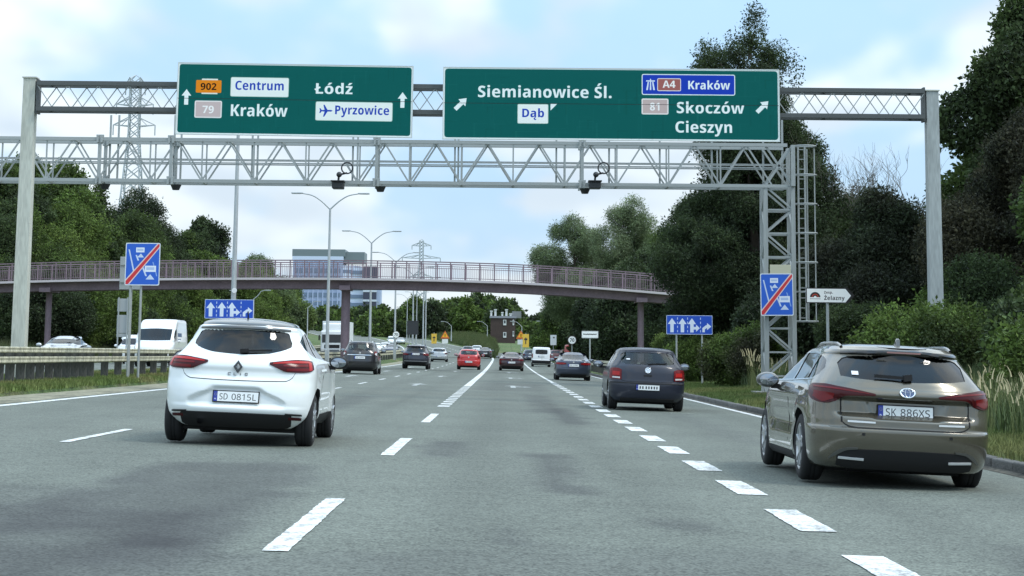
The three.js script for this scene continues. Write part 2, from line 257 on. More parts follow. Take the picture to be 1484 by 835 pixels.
function tree(u, s, h, rad, o) {
  const pos = o.world ? V(u, o.y ?? gy(u, s), -s) : on(u, s); if (o.y !== undefined) pos.y = o.y; pos.y -= 0.1;
  const t = thing(o.name || 'deciduous_tree', o.label, o.category || 'tree', pos, 0, o.group), r = rng(o.seed);
  const base = o.base ?? 0.25, lobes = [], n = o.lobes ?? 11, lean = (r() - 0.5) * 0.08 * h;
  for (let i = 0; i < n; i++) {
    const k = (i + 0.5) / n, y = h * lerp(base + 0.08, o.top ?? 0.9, k) , env = rad * Math.pow(Math.sin(Math.PI * Math.min(1, lerp(o.low ?? 0.28, 1.0, k) * 0.93)), o.sharp ?? 0.75), a = i * 2.4 + r() * 1.2, d = env * lerp(0.35, 0.75, r());
    lobes.push([Math.cos(a) * d + lean * k, y, Math.sin(a) * d, Math.max(rad * 0.2, env * lerp(0.42, 0.66, r())), lerp(0.7, 0.95, r())]);
  }
  lobes.push([lean, h * 0.9, 0, rad * (o.tip ?? 0.26), 1.2]);
  for (let i = 0; i < (o.spires ?? 0); i++) { const a = r() * 6.28, d = rad * 0.62 * Math.sqrt(r()), k = 1 - d / rad; lobes.push([Math.cos(a) * d + lean, h * lerp(0.70, 0.93, k) + r() * h * 0.03, Math.sin(a) * d, lerp(0.3, 0.55, r()), lerp(2.0, 3.2, r())]); }
  const R0 = o.trunk ?? h * 0.018, top = V(lean * 0.7, h * 0.75, 0);
  mesh('trunk', merge([limb([V(0, -0.3, 0), V(lean * 0.15 + R0, h * 0.2, 0), V(lean * 0.4, h * 0.45, R0), top], R0 * 1.25, R0 * 0.3, 8)]), o.bark || barkMat, t);
  lobes.forEach(([x, y, z], i) => { if (i % 2 && n > 6) return; const y0 = Math.max(h * base * 0.7, y - Math.hypot(x, z) * 1.1 - 0.6), k = y0 / h; mesh('limb', limb([V(lean * k * 0.8, y0, 0), V(x * 0.45 + lean * k * 0.4, lerp(y0, y, 0.4), z * 0.45), V(x * 0.95, y, z * 0.95)], R0 * 0.5, R0 * 0.12, 5), o.bark || barkMat, t); });
  foliage(t, 'crown', lobes, o.count ?? 4000, { seed: o.seed * 7 + 1, size: o.size ?? 1, gap: o.gap ?? 0.9, open: o.open, color: o.color || [0.05, 0.085, 0.03], color2: o.color2, kind: o.kind, floor: o.floor });
  return t;
}
function bush(u, s, h, rad, o) {
  const pos = on(u, s); if (o.y !== undefined) pos.y = o.y; pos.y -= 0.05;
  const t = thing(o.name || 'bush', o.label, 'bush', pos, 0, o.group), r = rng(o.seed), lobes = [];
  for (let i = 0; i < (o.lobes ?? 6); i++) { const a = i * 2.4 + r(), d = rad * 0.6 * Math.sqrt(r()); lobes.push([Math.cos(a) * d * (o.wide ?? 1), h * lerp(0.3, 0.68, r()), Math.sin(a) * d, Math.min(rad, h) * lerp(0.4, 0.55, r()), 0.9]); }
  for (let i = 0; i < 5; i++) { const l = lobes[i % lobes.length]; mesh('stem', limb([V(l[0] * 0.2, -0.1, l[2] * 0.2), V(l[0] * 0.6, l[1] * 0.5, l[2] * 0.6), V(l[0], l[1], l[2])], 0.04, 0.012, 5), barkMat, t); }
  foliage(t, 'foliage', lobes, o.count ?? 1400, { seed: o.seed * 5 + 3, size: o.size ?? 0.7, gap: o.gap ?? 1.3, open: o.open ?? 0.25, color: o.color || [0.05, 0.09, 0.028], color2: o.color2, kind: o.kind, floor: 0.05 });
  return t;
}
const DARK = [0.040, 0.058, 0.027], DARK2 = [0.056, 0.083, 0.032], MID = [0.105, 0.16, 0.036], MID2 = [0.15, 0.21, 0.05], PALE = [0.15, 0.20, 0.095], PALE2 = [0.20, 0.25, 0.13], OLIVE = [0.040, 0.045, 0.026], OLIVE2 = [0.078, 0.074, 0.042];
// right verge: the tall dark tree behind the truss
tree(10.4, 84, 15.6, 3.4, { seed: 21, label: 'tall dark tree with a feathery pointed top behind the truss gantry', count: 13500, size: 0.62, color: DARK, color2: DARK2, lobes: 24, base: 0.04, low: 0.34, sharp: 0.95, kind: 'fine', gap: 0.9, open: 0.44, tip: 0.08, spires: 24, top: 0.80, trunk: 0.22 });
tree(12.4, 96, 10.0, 3.2, { seed: 22, label: 'dense dark tree leaning over the end of the footbridge', count: 7500, size: 0.66, color: DARK, color2: DARK2, lobes: 12, base: 0.05, kind: 'broad', gap: 0.9, open: 0.38 });
tree(12.6, 92, 12.2, 3.4, { seed: 23, label: 'dark tree between the tall feathery tree and the bare shrub', count: 7500, size: 0.68, color: DARK, color2: DARK2, lobes: 12, base: 0.08, kind: 'fine', open: 0.42, spires: 8, gap: 0.7 });
tree(18.6, 98, 7.8, 3.3, { seed: 24, label: 'olive brown tree with thin crown behind the bare twigs', count: 5200, size: 0.66, color: OLIVE, color2: OLIVE2, lobes: 11, base: 0.05, kind: 'feather', open: 0.44, spires: 8 });
tree(15.4, 90, 7.0, 3.2, { seed: 28, label: 'dry olive shrub tree beside the cage ladder of the truss', count: 7500, size: 0.6, color: OLIVE, color2: OLIVE2, lobes: 10, base: 0.02, kind: 'feather', open: 0.3, low: 0.35 });
// trees right of the gantry post
tree(17.6, 66, 12.4, 3.2, { seed: 25, label: 'broad leafed tree just right of the right gantry post', count: 10500, size: 0.62, color: DARK2, color2: [0.09, 0.135, 0.036], lobes: 15, base: 0.05, kind: 'broad', open: 0.36, gap: 0.9, low: 0.3, spires: 10 });
tree(17.2, 52, 14.5, 3.0, { seed: 26, label: 'tallest leafy tree leaning into view past the right gantry post', count: 10000, size: 0.58, color: [0.085, 0.13, 0.036], color2: DARK2, lobes: 14, base: 0.10, kind: 'broad', open: 0.36, spires: 8 });
tree(16.0, 60, 7.2, 3.0, { seed: 27, label: 'rounded olive green tree under the tallest leafy tree', count: 9000, size: 0.6, color: OLIVE, color2: OLIVE2, lobes: 10, base: 0.02, kind: 'fine', open: 0.26, low: 0.35 });
tree(13.2, 70, 6.0, 2.6, { seed: 29, label: 'low dark thicket tree behind the right gantry post', count: 8000, size: 0.62, color: DARK, color2: OLIVE, lobes: 9, base: 0.0, kind: 'fine', open: 0.24, low: 0.35 });
tree(19.5, 76, 9.5, 3.2, { seed: 30, label: 'dark tree deep behind the right gantry post', count: 7000, size: 0.75, color: DARK, color2: DARK2, lobes: 10, base: 0.02, kind: 'broad', open: 0.28, low: 0.35 });
// bare twiggy shrub against the sky
{
  const t = thing('bare_tree', 'leafless twiggy tree against the sky between truss ladder and gantry post', 'tree', on(15.6, 84)), r = rng(77), g = [];
  const grow = (p, d, L, rad, k) => { const m = p.clone().addScaledVector(d, L * 0.5).add(V((r() - 0.5) * 0.3, 0, (r() - 0.5) * 0.3)), e = p.clone().addScaledVector(d, L); g.push(limb([p, m, e], rad, rad * 0.55, 4)); if (k < 4) for (let i = 0; i < (k ? 3 : 4); i++) grow(e.clone().lerp(m, r() * 0.6), d.clone().add(V((r() - 0.5) * 1.3, 0.15, (r() - 0.5) * 1.3)).normalize(), L * (0.5 + r() * 0.25), rad * 0.55, k + 1); };
  for (let i = 0; i < 3; i++) grow(V((i - 1) * 0.3, 0, 0), V((i - 1) * 0.22, 1, (r() - 0.5) * 0.2).normalize(), 4.0, 0.06, 0);
  mesh('branches', merge(g), barkGrey, t);
}
// shrub bank on the right, and its undergrowth
[[11.6, 40, 2.9, 2.0, 'low green bush at the foot of the right gantry post', DARK2, MID], [13.6, 44, 3.6, 2.3, 'tall green bush on the bank right of the gantry post', DARK2, MID], [9.9, 47, 2.0, 1.7, 'round green bush on the bank behind the bronze estate car', MID, DARK2], [12.0, 34, 2.0, 1.4, 'green bush rising behind the tall pale grass', MID, DARK2], [9.7, 35, 1.7, 1.3, 'small bush beside the tall pale grass', MID, MID2], [11.0, 62, 2.3, 1.5, 'dark bush behind the foot of the white arrow sign', DARK, DARK2], [11.4, 70, 3.0, 1.9, 'dark tall bush behind the foot of the truss tower', DARK, DARK2], [8.6, 72, 2.6, 1.6, 'yellowish bush on the verge beside the truss tower', OLIVE2, MID], [7.9, 84, 2.3, 1.5, 'green bush under the blue lane sign on the right', MID, MID2], [10.4, 104, 3.0, 1.8, 'bush below the right end of the footbridge', DARK2, MID], [9.9, 118, 2.6, 1.6, 'bush at the foot of the right footbridge pier', DARK2, MID2], [12.6, 52, 3.4, 1.9, 'green bush filling the bank behind the gantry post foot', MID, DARK2], [11.0, 76, 4.2, 2.3, 'dense dark bush between truss tower and blue lane sign', DARK, DARK], [15.4, 40, 2.8, 1.8, 'leafy bush at the edge of the bank beyond the pale grass', DARK2, MID]]
  .forEach(([u, s, h, r, label, c1, c2], i) => bush(u, s, h, r, { seed: 100 + i, label, color: c1, color2: c2, count: Math.round(1500 * r), size: 0.5, kind: i % 3 ? 'fine' : 'broad', group: 'bushes along the right verge' }));
// trees beyond the footbridge on the right, and down the slip road
[[8.6, 240, 17.5, 5.0, 'light green willow-like tree showing above the footbridge rail', PALE, PALE2, 'feather'], [14.0, 225, 17.8, 5.2, 'taller light green tree beside the willow-like tree above the footbridge', PALE, PALE2, 'feather'], [19.0, 205, 16, 4.6, 'grey green tree between the light trees and the dark tree', MID, PALE, 'feather'], [10.6, 170, 8.4, 3.6, 'dark tree under the right part of the footbridge', DARK, DARK2, 'broad'], [9.8, 205, 8.0, 3.4, 'dark tree behind the speed limit sign', DARK, DARK, 'broad'], [13.0, 190, 9.5, 4, 'dark tree behind the white town sign', DARK, DARK2, 'broad'], [9.6, 150, 7.0, 2.6, 'dark tree next to the right footbridge pier', DARK, DARK2, 'broad'], [12.6, 140, 7.6, 3.0, 'dark tree behind the right footbridge pier', DARK, DARK2, 'fine'], [9.0, 300, 9, 4.0, 'mid green tree at the far end of the slip road', MID, DARK2, 'broad'], [12.5, 340, 12, 5.0, 'broad green tree behind the far curved lamp', DARK2, MID, 'broad']]
  .forEach(([u, s, h, r, label, c1, c2, kind], i) => tree(u, s, h, r, { seed: 140 + i, label, count: 4500, size: s > 180 ? 1.15 : 0.95, color: c1, color2: c2, kind, lobes: 10, base: i < 3 ? 0.2 : 0.02, low: i < 3 ? 0.25 : 0.35, open: 0.26, trunk: 0.2, group: 'trees down the slip road' }));
// left side trees behind the opposite carriageway
[[-36, 146, 10.2, 4.2, MID, DARK2], [-37.5, 152, 13.2, 5, DARK2, MID], [-41, 150, 14.6, 5.2, MID, DARK2], [-33.5, 152, 10.6, 4.8, MID, MID2], [-38, 172, 15.2, 5.4, DARK2, MID], [-33, 178, 12.0, 5, MID, DARK2], [-37, 200, 15.2, 5.2, DARK, DARK2], [-33.2, 212, 12, 4.2, DARK, MID], [-31, 196, 8, 3.4, MID2, MID], [-31.4, 228, 10, 4, MID2, MID], [-36, 236, 14.5, 5, DARK, DARK2], [-32.5, 256, 10.5, 4.2, MID, MID2], [-35, 290, 12.5, 5, MID2, PALE], [-32.6, 310, 9, 4, MID2, PALE], [-39, 340, 13.5, 6, DARK, MID], [-37, 385, 11, 5, MID2, MID], [-44, 410, 14, 6.5, DARK, DARK2], [-32, 140, 5.5, 2.8, DARK, DARK2], [-31, 160, 5.0, 3, DARK, DARK2], [-42, 176, 15.5, 5, DARK2, MID]]
  .forEach(([u, s, h, r, c1, c2], i) => { const labels = ['leafy tree behind the left gantry post', 'broad tree behind the left end of the footbridge', 'tall tree beneath the near pylon', 'yellow green tree over the left footbridge rail', 'high crowned tree in the wood left of the pylon', 'bushy tree between pylon and blue end sign', 'dark tree whose top shows above the blue end sign', 'dark tree with drooping edge right of the blue end sign', 'light green shrub tree under the footbridge behind the white van', 'light green tree behind the median lane sign', 'dark tree behind the left footbridge rail', 'green tree below the footbridge behind the median lane sign', 'light green tree in front of the office tower', 'low light green tree below the office tower', 'dark tree hiding the foot of the office tower', 'light green tree left of the dark tower', 'dark broad tree under the dark tower', 'dark low tree behind the silver oncoming car', 'dark low tree behind the white van', 'tallest dark tree at the back of the left wood']; tree(u, s, h, r, { seed: 200 + i, label: labels[i], count: 6500, size: s > 220 ? 1.2 : 0.95, color: c1, color2: c2, kind: i % 3 === 1 ? 'broad' : 'fine', lobes: 11, base: 0.04, low: 0.32, open: 0.28, spires: 7, trunk: 0.2, group: 'trees behind the opposite carriageway' }); });
// distant wood closing the road: each crown one can tell apart
{
  const labels = ['rounded crown in the distant wood closing the road']; const r = rng(9);
  for (let i = 0; i < 44; i++) {
    const px = 470 + i * 7.6 + (r() - 0.5) * 8, s = 520 + r() * 130, top = px < 600 ? 452 + (r() - 0.5) * 12 : px < 660 ? 437 + (r() - 0.5) * 12 : px < 750 ? 433 + Math.abs(px - 690) * 0.16 + (r() - 0.5) * 12 : 462 + (r() - 0.5) * 10;
    const T = at(px, top, s), yb = Math.min(rise(s), T.y - 8), h = T.y - yb; if (h < 3) continue;
    tree(T.x, s, h, Math.min(h * 0.46, 6.5), { world: true, y: yb, seed: 300 + i, label: labels[0], group: 'trees of the distant wood', count: 1300, size: 2.1, kind: 'far', color: i % 3 ? DARK2 : MID, color2: i % 4 ? MID : DARK, lobes: 8, base: 0.02, low: 0.35, open: 0.18, gap: 0.4 });
  }
}
// grass: short verge tufts, longer fringe, tall pale seed heads
function tuft(seed, blades, h, spread, w) {
  const r = rng(seed), pos = [], nor = [];
  for (let i = 0; i < blades; i++) { const x = (r() - 0.5) * spread, z = (r() - 0.5) * spread, a = r() * 6.28, k = h * (0.6 + 0.6 * r()), l = k * (0.15 + 0.5 * r()), c = Math.cos(a), s = Math.sin(a);
    const p = [[x - s * w, 0, z + c * w], [x + s * w, 0, z - c * w], [x + c * l * 0.35 + s * w * 0.7, k * 0.6, z + s * l * 0.35 - c * w * 0.7], [x + c * l * 0.35 - s * w * 0.7, k * 0.6, z + s * l * 0.35 + c * w * 0.7], [x + c * l, k, z + s * l]];
    for (const q of [0, 1, 2, 0, 2, 3, 3, 2, 4]) { pos.push(...p[q]); nor.push(c * 0.3, 0.95, s * 0.3); } }
  const g = new THREE.BufferGeometry(); g.setAttribute('position', new THREE.Float32BufferAttribute(pos, 3)); g.setAttribute('normal', new THREE.Float32BufferAttribute(nor, 3)); return g;
}
function meadow(name, label, geo, n, place, c1, c2, seed, scale = 1) {
  const r = rng(seed), m = new THREE.InstancedMesh(geo, leafMat, n), M = new THREE.Matrix4(), q = new THREE.Quaternion(), c = new THREE.Color(); let k = 0;
  for (let i = 0; i < n; i++) { const [u, s, sc = 1] = place(r); const p = typeof u === 'number' ? on(u, s, -0.02) : u; q.setFromAxisAngle(V(0, 1, 0), r() * 6.28); const z = scale * sc * (0.7 + 0.6 * r()); M.compose(p, q, V(z, z, z)); m.setMatrixAt(k, M); const t = sm(0.35, 0.7, fbm(p.x * 0.7, s * 0.4, seed)), b = 0.75 + 0.5 * r(); c.setRGB(lerp(c1[0], c2[0], t) * b, lerp(c1[1], c2[1], t) * b, lerp(c1[2], c2[2], t) * b); m.setColorAt(k, c); k++; }
  m.count = k; m.name = numbered(name); m.userData = { kind: 'stuff', label, category: 'grass' }; shade(m); scene.add(m);
}
const GT = tuft(1, 14, 0.12, 0.24, 0.006), LT = tuft(2, 16, 0.5, 0.35, 0.006);
meadow('verge_grass', 'short green grass on the right verge beside the kerb', GT, 34000, (r) => { const s = 14 + 70 * Math.pow(r(), 1.5); return [5.98 + 3.0 * r(), s]; }, [0.19, 0.29, 0.085], [0.30, 0.34, 0.13], 5);
meadow('median_grass', 'short green grass under the median guard rail', GT, 22000, (r) => { const s = 34 + 100 * Math.pow(r(), 1.4); return [-10.15 - 3.2 * Math.pow(r(), 1.3), s, 0.9]; }, [0.22, 0.32, 0.085], [0.36, 0.37, 0.15], 6);
meadow('tall_grass', 'long green weeds on the bank behind the bronze estate car', LT, 9000, (r) => { const s = 19 + 60 * r(), w = fbm(s * 0.3, 2, 2); return [lerp(6.8, 8.1, sm(30, 48, s)) + w * 1.0 + 3.4 * r(), s, 0.8 + w * 0.8]; }, [0.10, 0.155, 0.05], [0.19, 0.22, 0.085], 7, 0.9);
meadow('far_left_grass', 'rough grass behind the opposite carriageway', LT, 9000, (r) => [-26.8 - 7 * r(), 85 + 160 * r(), 1.3], [0.07, 0.11, 0.035], [0.11, 0.13, 0.05], 8, 1);
meadow('gore_grass', 'rough grass on the low bank between the main road and the slip road', LT, 9000, (r) => { const s = 268 + 250 * r(), t = 0.06 + 0.88 * r(), bank = Math.sin(t * Math.PI) * Math.min(1.3, Math.max(0, (s - 265) * 0.011)); return [V(-1.3 + curve(s) * (1 - t), gy(-1.3, s) + bank - 0.05, -s), s, 1.5]; }, [0.07, 0.115, 0.03], [0.12, 0.15, 0.05], 12, 1.2);
{ // reed grass stems with pale heads, one plant each clump
  const r = rng(31), stems = [], heads = []; for (let i = 0; i < 9; i++) { const a = r() * 6.28, x = (r() - 0.5) * 0.45, z = (r() - 0.5) * 0.45, h = 0.95 + r() * 0.5, l = 0.12 + 0.2 * r(), e = V(x + Math.cos(a) * l, h, z + Math.sin(a) * l); stems.push(limb([V(x, 0, z), V(x + Math.cos(a) * l * 0.3, h * 0.5, z + Math.sin(a) * l * 0.3), e], 0.005, 0.003, 4)); heads.push(limb([e, e.clone().add(V(Math.cos(a) * 0.03, 0.14, Math.sin(a) * 0.03)), e.clone().add(V(Math.cos(a) * 0.1, 0.27, Math.sin(a) * 0.1))], 0.022, 0.006, 5)); }
  const t = thing('reed_grass', 'tall straw coloured grass clump with seed heads on the right bank', 'grass', on(7.2, 28.4), 0, 'straw coloured grass clumps on the right bank');
  mesh('stems', merge(stems), std(lin(0.21, 0.24, 0.09), 0.9), t); mesh('seed_heads', merge(heads), std(lin(0.52, 0.46, 0.27), 0.95), t); t.scale.setScalar(0.5);
  for (let i = 0; i < 15; i++) { const s = 25 + r() * 13, u = (670 + 100 * Math.pow(r(), 0.8)) * s / 2900; const c = dup(t, on(u, s), r() * 6.28); c.scale.setScalar(0.42 + r() * 0.22); }
  for (let i = 0; i < 5; i++) { const c = dup(t, on(7.6 + r() * 0.8, 60 + r() * 12), r() * 6.28); c.scale.setScalar(0.6 + r() * 0.25); }
}
// ---------------------------------------------------------------- overhead signs and gantries
const galvTex = grain(256, [[64, 0.5], [20, 0.4], [6, 0.3]], 0.2, 51, [1, 1, 1], 0.93);
const galv = new THREE.MeshStandardMaterial({ color: lin(0.44, 0.47, 0.46), map: galvTex, roughness: 0.55, metalness: 0.25 });
const postPaint = new THREE.MeshStandardMaterial({ color: lin(0.60, 0.61, 0.53), map: galvTex, roughness: 0.6 });
const beamDark = new THREE.MeshStandardMaterial({ color: lin(0.11, 0.12, 0.12), map: galvTex, roughness: 0.6, metalness: 0.2 });
const darkMetal = std(lin(0.03, 0.032, 0.035), 0.5), signBack = std(lin(0.38, 0.4, 0.4), 0.6, 0.2);
const GREEN = '#005c57', WHITE = '#f1f7f4', BLUE = '#1f46b4';
function fitText(c, text, x0, x1, base, size, color, weight = 'bold') {
  c.save(); c.font = `${weight} ${size}px sans-serif`; c.fillStyle = color; c.textAlign = 'left'; c.textBaseline = 'alphabetic';
  const w = c.measureText(text).width; c.translate(x0, base); c.scale((x1 - x0) / w, 1); c.fillText(text, 0, 0); c.restore();
}
function rr(c, x, y, w, h, r, fill, stroke, lw) { c.beginPath(); c.moveTo(x + r, y); c.lineTo(x + w - r, y); c.quadraticCurveTo(x + w, y, x + w, y + r); c.lineTo(x + w, y + h - r); c.quadraticCurveTo(x + w, y + h, x + w - r, y + h); c.lineTo(x + r, y + h); c.quadraticCurveTo(x, y + h, x, y + h - r); c.lineTo(x, y + r); c.quadraticCurveTo(x, y, x + r, y); c.closePath(); if (fill) { c.fillStyle = fill; c.fill(); } if (stroke) { c.strokeStyle = stroke; c.lineWidth = lw; c.stroke(); } }
function poly(c, pts, fill) { c.beginPath(); pts.forEach(([x, y], i) => i ? c.lineTo(x, y) : c.moveTo(x, y)); c.closePath(); c.fillStyle = fill; c.fill(); }
function signArrow(c, x, y, L, ang, color, k = 1) { c.save(); c.translate(x, y); c.rotate(ang); poly(c, [[-0.13 * L * k, L / 2], [0.13 * L * k, L / 2], [0.13 * L * k, -L * 0.08], [0.31 * L * k, -L * 0.08], [0, -L / 2], [-0.31 * L * k, -L * 0.08], [-0.13 * L * k, -L * 0.08]], color); c.restore(); }
function weather(c, w, h, seed, n = 140) { const r = rng(seed); for (let i = 0; i < n; i++) { c.fillStyle = `rgba(${r() < 0.5 ? '0,25,20' : '120,170,150'},${0.02 + 0.05 * r()})`; const x = r() * w, y = r() * h, a = 10 + r() * 90; c.fillRect(x, y, 2 + r() * 6, a); c.fillRect(x, y, a, 1 + r() * 3); } }
const leftArt = canvasTexture(1402, 424, (c, w, h) => {
  c.fillStyle = '#e9efec'; c.fillRect(0, 0, w, h); rr(c, 6, 6, w - 12, h - 12, 18, GREEN); weather(c, w, h, 4);
  signArrow(c, 53, 204, 94, 0, WHITE); signArrow(c, 1345, 202, 94, 0, WHITE);
  c.fillStyle = '#e8ece0'; c.fillRect(142, 92, 96, 9); c.fillRect(142, 176, 96, 9); rr(c, 108, 101, 152, 76, 6, '#ee8a1c'); fitText(c, '902', 134, 232, 160, 58, '#1d120a');
  rr(c, 108, 228, 156, 97, 8, '#cdb9b6', '#efe9e4', 7); fitText(c, '79', 150, 222, 300, 62, '#f6f2ee');
  rr(c, 316, 81, 346, 115, 10, '#f0f4ee', '#b9cdbf', 3); fitText(c, 'Centrum', 339, 638, 156, 76, '#2746b0');
  fitText(c, 'Kraków', 313, 660, 314, 96, WHITE); fitText(c, 'Łódź', 816, 1048, 172, 88, WHITE);
  rr(c, 828, 220, 458, 112, 10, '#f0f4ee', '#b9cdbf', 3); fitText(c, 'Pyrzowice', 938, 1270, 294, 74, '#2746b0');
  c.save(); c.translate(890, 274); c.rotate(Math.PI / 2); poly(c, [[0, -40], [5, -30], [5, -9], [36, 10], [36, 17], [5, 9], [4, 26], [15, 35], [15, 40], [0, 36], [-15, 40], [-15, 35], [-4, 26], [-5, 9], [-36, 17], [-36, 10], [-5, -9], [-5, -30]], '#2746b0'); c.restore();
});
const rightArt = canvasTexture(1792, 384, (c) => {
  c.scale(1.4, 1.4); const w = 1280, h = 274.3;
  c.fillStyle = '#e9efec'; c.fillRect(0, 0, w, h); rr(c, 4, 4, w - 8, h - 8, 13, GREEN); weather(c, w, h, 8);
  signArrow(c, 66, 140, 62, Math.PI / 4, WHITE); signArrow(c, 1218, 142, 62, Math.PI / 4, WHITE);
  fitText(c, 'Siemianowice Śl.', 128, 645, 113, 61, WHITE);
  rr(c, 283, 140, 116, 74, 5, '#f2f5f0', '#b9cdbf', 2); fitText(c, 'Dąb', 296, 386, 190, 46, '#2746b0'); poly(c, [[408, 137], [434, 137], [408, 164]], WHITE);
  rr(c, 758, 20, 354, 78, 7, '#1c3fb4', '#eef3f4', 3.5);
  c.save(); c.translate(790, 59); poly(c, [[-3, 22], [-2, -22], [2, -22], [3, 22]], '#dfe8f4'); poly(c, [[-17, 22], [-10, 22], [-6, -10], [-11, -10]], '#dfe8f4'); poly(c, [[17, 22], [10, 22], [6, -10], [11, -10]], '#dfe8f4'); c.fillStyle = '#dfe8f4'; c.fillRect(-17, -16, 34, 5); c.restore();
  rr(c, 817, 36, 88, 47, 5, '#a8645e', '#eee6e2', 3); fitText(c, 'A4', 836, 886, 72, 38, '#f6f2ee'); fitText(c, 'Kraków', 930, 1094, 76, 46, WHITE);
  rr(c, 758, 116, 98, 57, 4, '#c9b3ae', '#eee6e0', 5); fitText(c, '81', 786, 830, 160, 42, '#f6f2ee');
  fitText(c, 'Skoczów', 887, 1148, 169, 60, WHITE); fitText(c, 'Cieszyn', 881, 1105, 244, 60, WHITE);
});
function uvRect(g, u0, v0, u1, v1) { const uv = g.attributes.uv; for (let i = 0; i < uv.count; i++) uv.setXY(i, lerp(u0, u1, uv.getX(i)), lerp(v0, v1, uv.getY(i))); return g; }
const GS = 50;                                           // the sign gantry
{
  const g = thing('sign_gantry', 'wide steel sign gantry of two square posts and a slim lattice beam', 'gantry', V(0, 0, -GS));
  const yT = at(60, 122, GS).y, yB = at(60, 159, GS).y, xl = -11.98, xr = 10.72;
  for (const [x, top, base] of [[xl, at(47, 114, GS).y, 0.3], [xr, at(1348, 133, GS).y, 0.2]]) {
    const b = new THREE.CylinderGeometry(0.215, 0.24, top - base, 4, 1).rotateY(Math.PI / 4).toNonIndexed(); b.computeVertexNormals(); b.translate(x, (top + base) / 2, 0);
    mesh('post', b, x > 0 ? galv : postPaint, g); mesh('post_cap', box(0.36, 0.03, 0.36, x, top + 0.015, 0), postPaint, g);
    const sx = Math.sign(-x); mesh('flange', box(0.05, 0.86, 0.34, x + sx * 0.21, (yT + yB) / 2, 0), beamDark, g);
    mesh('base_plate', box(0.7, 0.05, 0.7, x, base + 0.12, 0), postPaint, g);
  }
  const x0 = xl + 0.22, x1 = xr - 0.22;
  for (const z of [0.22, -0.22]) for (const y of [yT, yB]) mesh('chord', box(x1 - x0, 0.11, 0.11, (x0 + x1) / 2, y, z), beamDark, g);
  const n = 58, dx = (x1 - x0) / n;
  for (const z of [0.22, -0.22]) for (let i = 0; i < n; i++) { const a = x0 + i * dx, up = (i + (z > 0 ? 0 : 1)) % 2; mesh('lattice_bar', bar(V(a, up ? yB + 0.05 : yT - 0.05, z), V(a + dx, up ? yT - 0.05 : yB + 0.05, z), 0.022), galv, g); }
  for (let i = 0; i <= 10; i++) for (const y of [yT, yB]) mesh('batten', box(0.05, 0.05, 0.33, lerp(x0 + 0.3, x1 - 0.3, i / 10), y, 0), beamDark, g);
}
function bigSign(name, label, tl, tr, br, bl, art, turn) {
  const s = GS - 0.42, a = at(...tl, s), b = at(...tr, s), c = at(...br, s), d = at(...bl, s), w = (a.distanceTo(b) + d.distanceTo(c)) / 2, h = (a.distanceTo(d) + b.distanceTo(c)) / 2;
  const o = thing(name, label, 'road sign', V((a.x + c.x) / 2, (a.y + c.y + b.y + d.y) / 4, -s)); o.rotation.z = Math.atan2(b.y - a.y, b.x - a.x) * 0.8;
  const m = new THREE.MeshPhysicalMaterial({ map: art, roughness: 0.75, specularIntensity: 0.3 }), gp = 0.006 / h;
  mesh('joint_strip', box(w, 0.05, 0.01, 0, 0, -0.01), darkMetal, o);
  for (const k of [0, 1]) { mesh('panel_face', uvRect(new THREE.PlaneGeometry(w, h / 2 - 0.006), 0, k ? 0.5 + gp : 0, 1, k ? 1 : 0.5 - gp).translate(0, (k ? 1 : -1) * (h / 4 + 0.003), 0.004), m, o); mesh('panel_back', box(w, h / 2 - 0.006, 0.015, 0, (k ? 1 : -1) * (h / 4 + 0.003), -0.024), signBack, o); }
  const e = 0.022; mesh('edge_frame', merge([box(w + 2 * e, e, 0.06, 0, h / 2 + e / 2, -0.02), box(w + 2 * e, e, 0.06, 0, -h / 2 - e / 2, -0.02), box(e, h, 0.06, -w / 2 - e / 2, 0, -0.02), box(e, h, 0.06, w / 2 + e / 2, 0, -0.02)]), std(lin(0.62, 0.66, 0.64), 0.5, 0.2), o);
  for (let i = 0; i < 4; i++) mesh('hanger', box(0.07, h * 0.92, 0.08, lerp(-w * 0.42, w * 0.42, i / 3), 0, -0.09), beamDark, o);
  return o;
}
bigSign('direction_sign', 'green overhead road sign reading Centrum, Łódź, Kraków and Pyrzowice', [258, 91], [598, 97], [597, 199], [257, 193], leftArt);
bigSign('direction_sign', 'longer green overhead road sign reading Siemianowice Śl., Dąb, Skoczów and Cieszyn', [644, 98], [1130, 102], [1129, 205], [643, 200], rightArt);

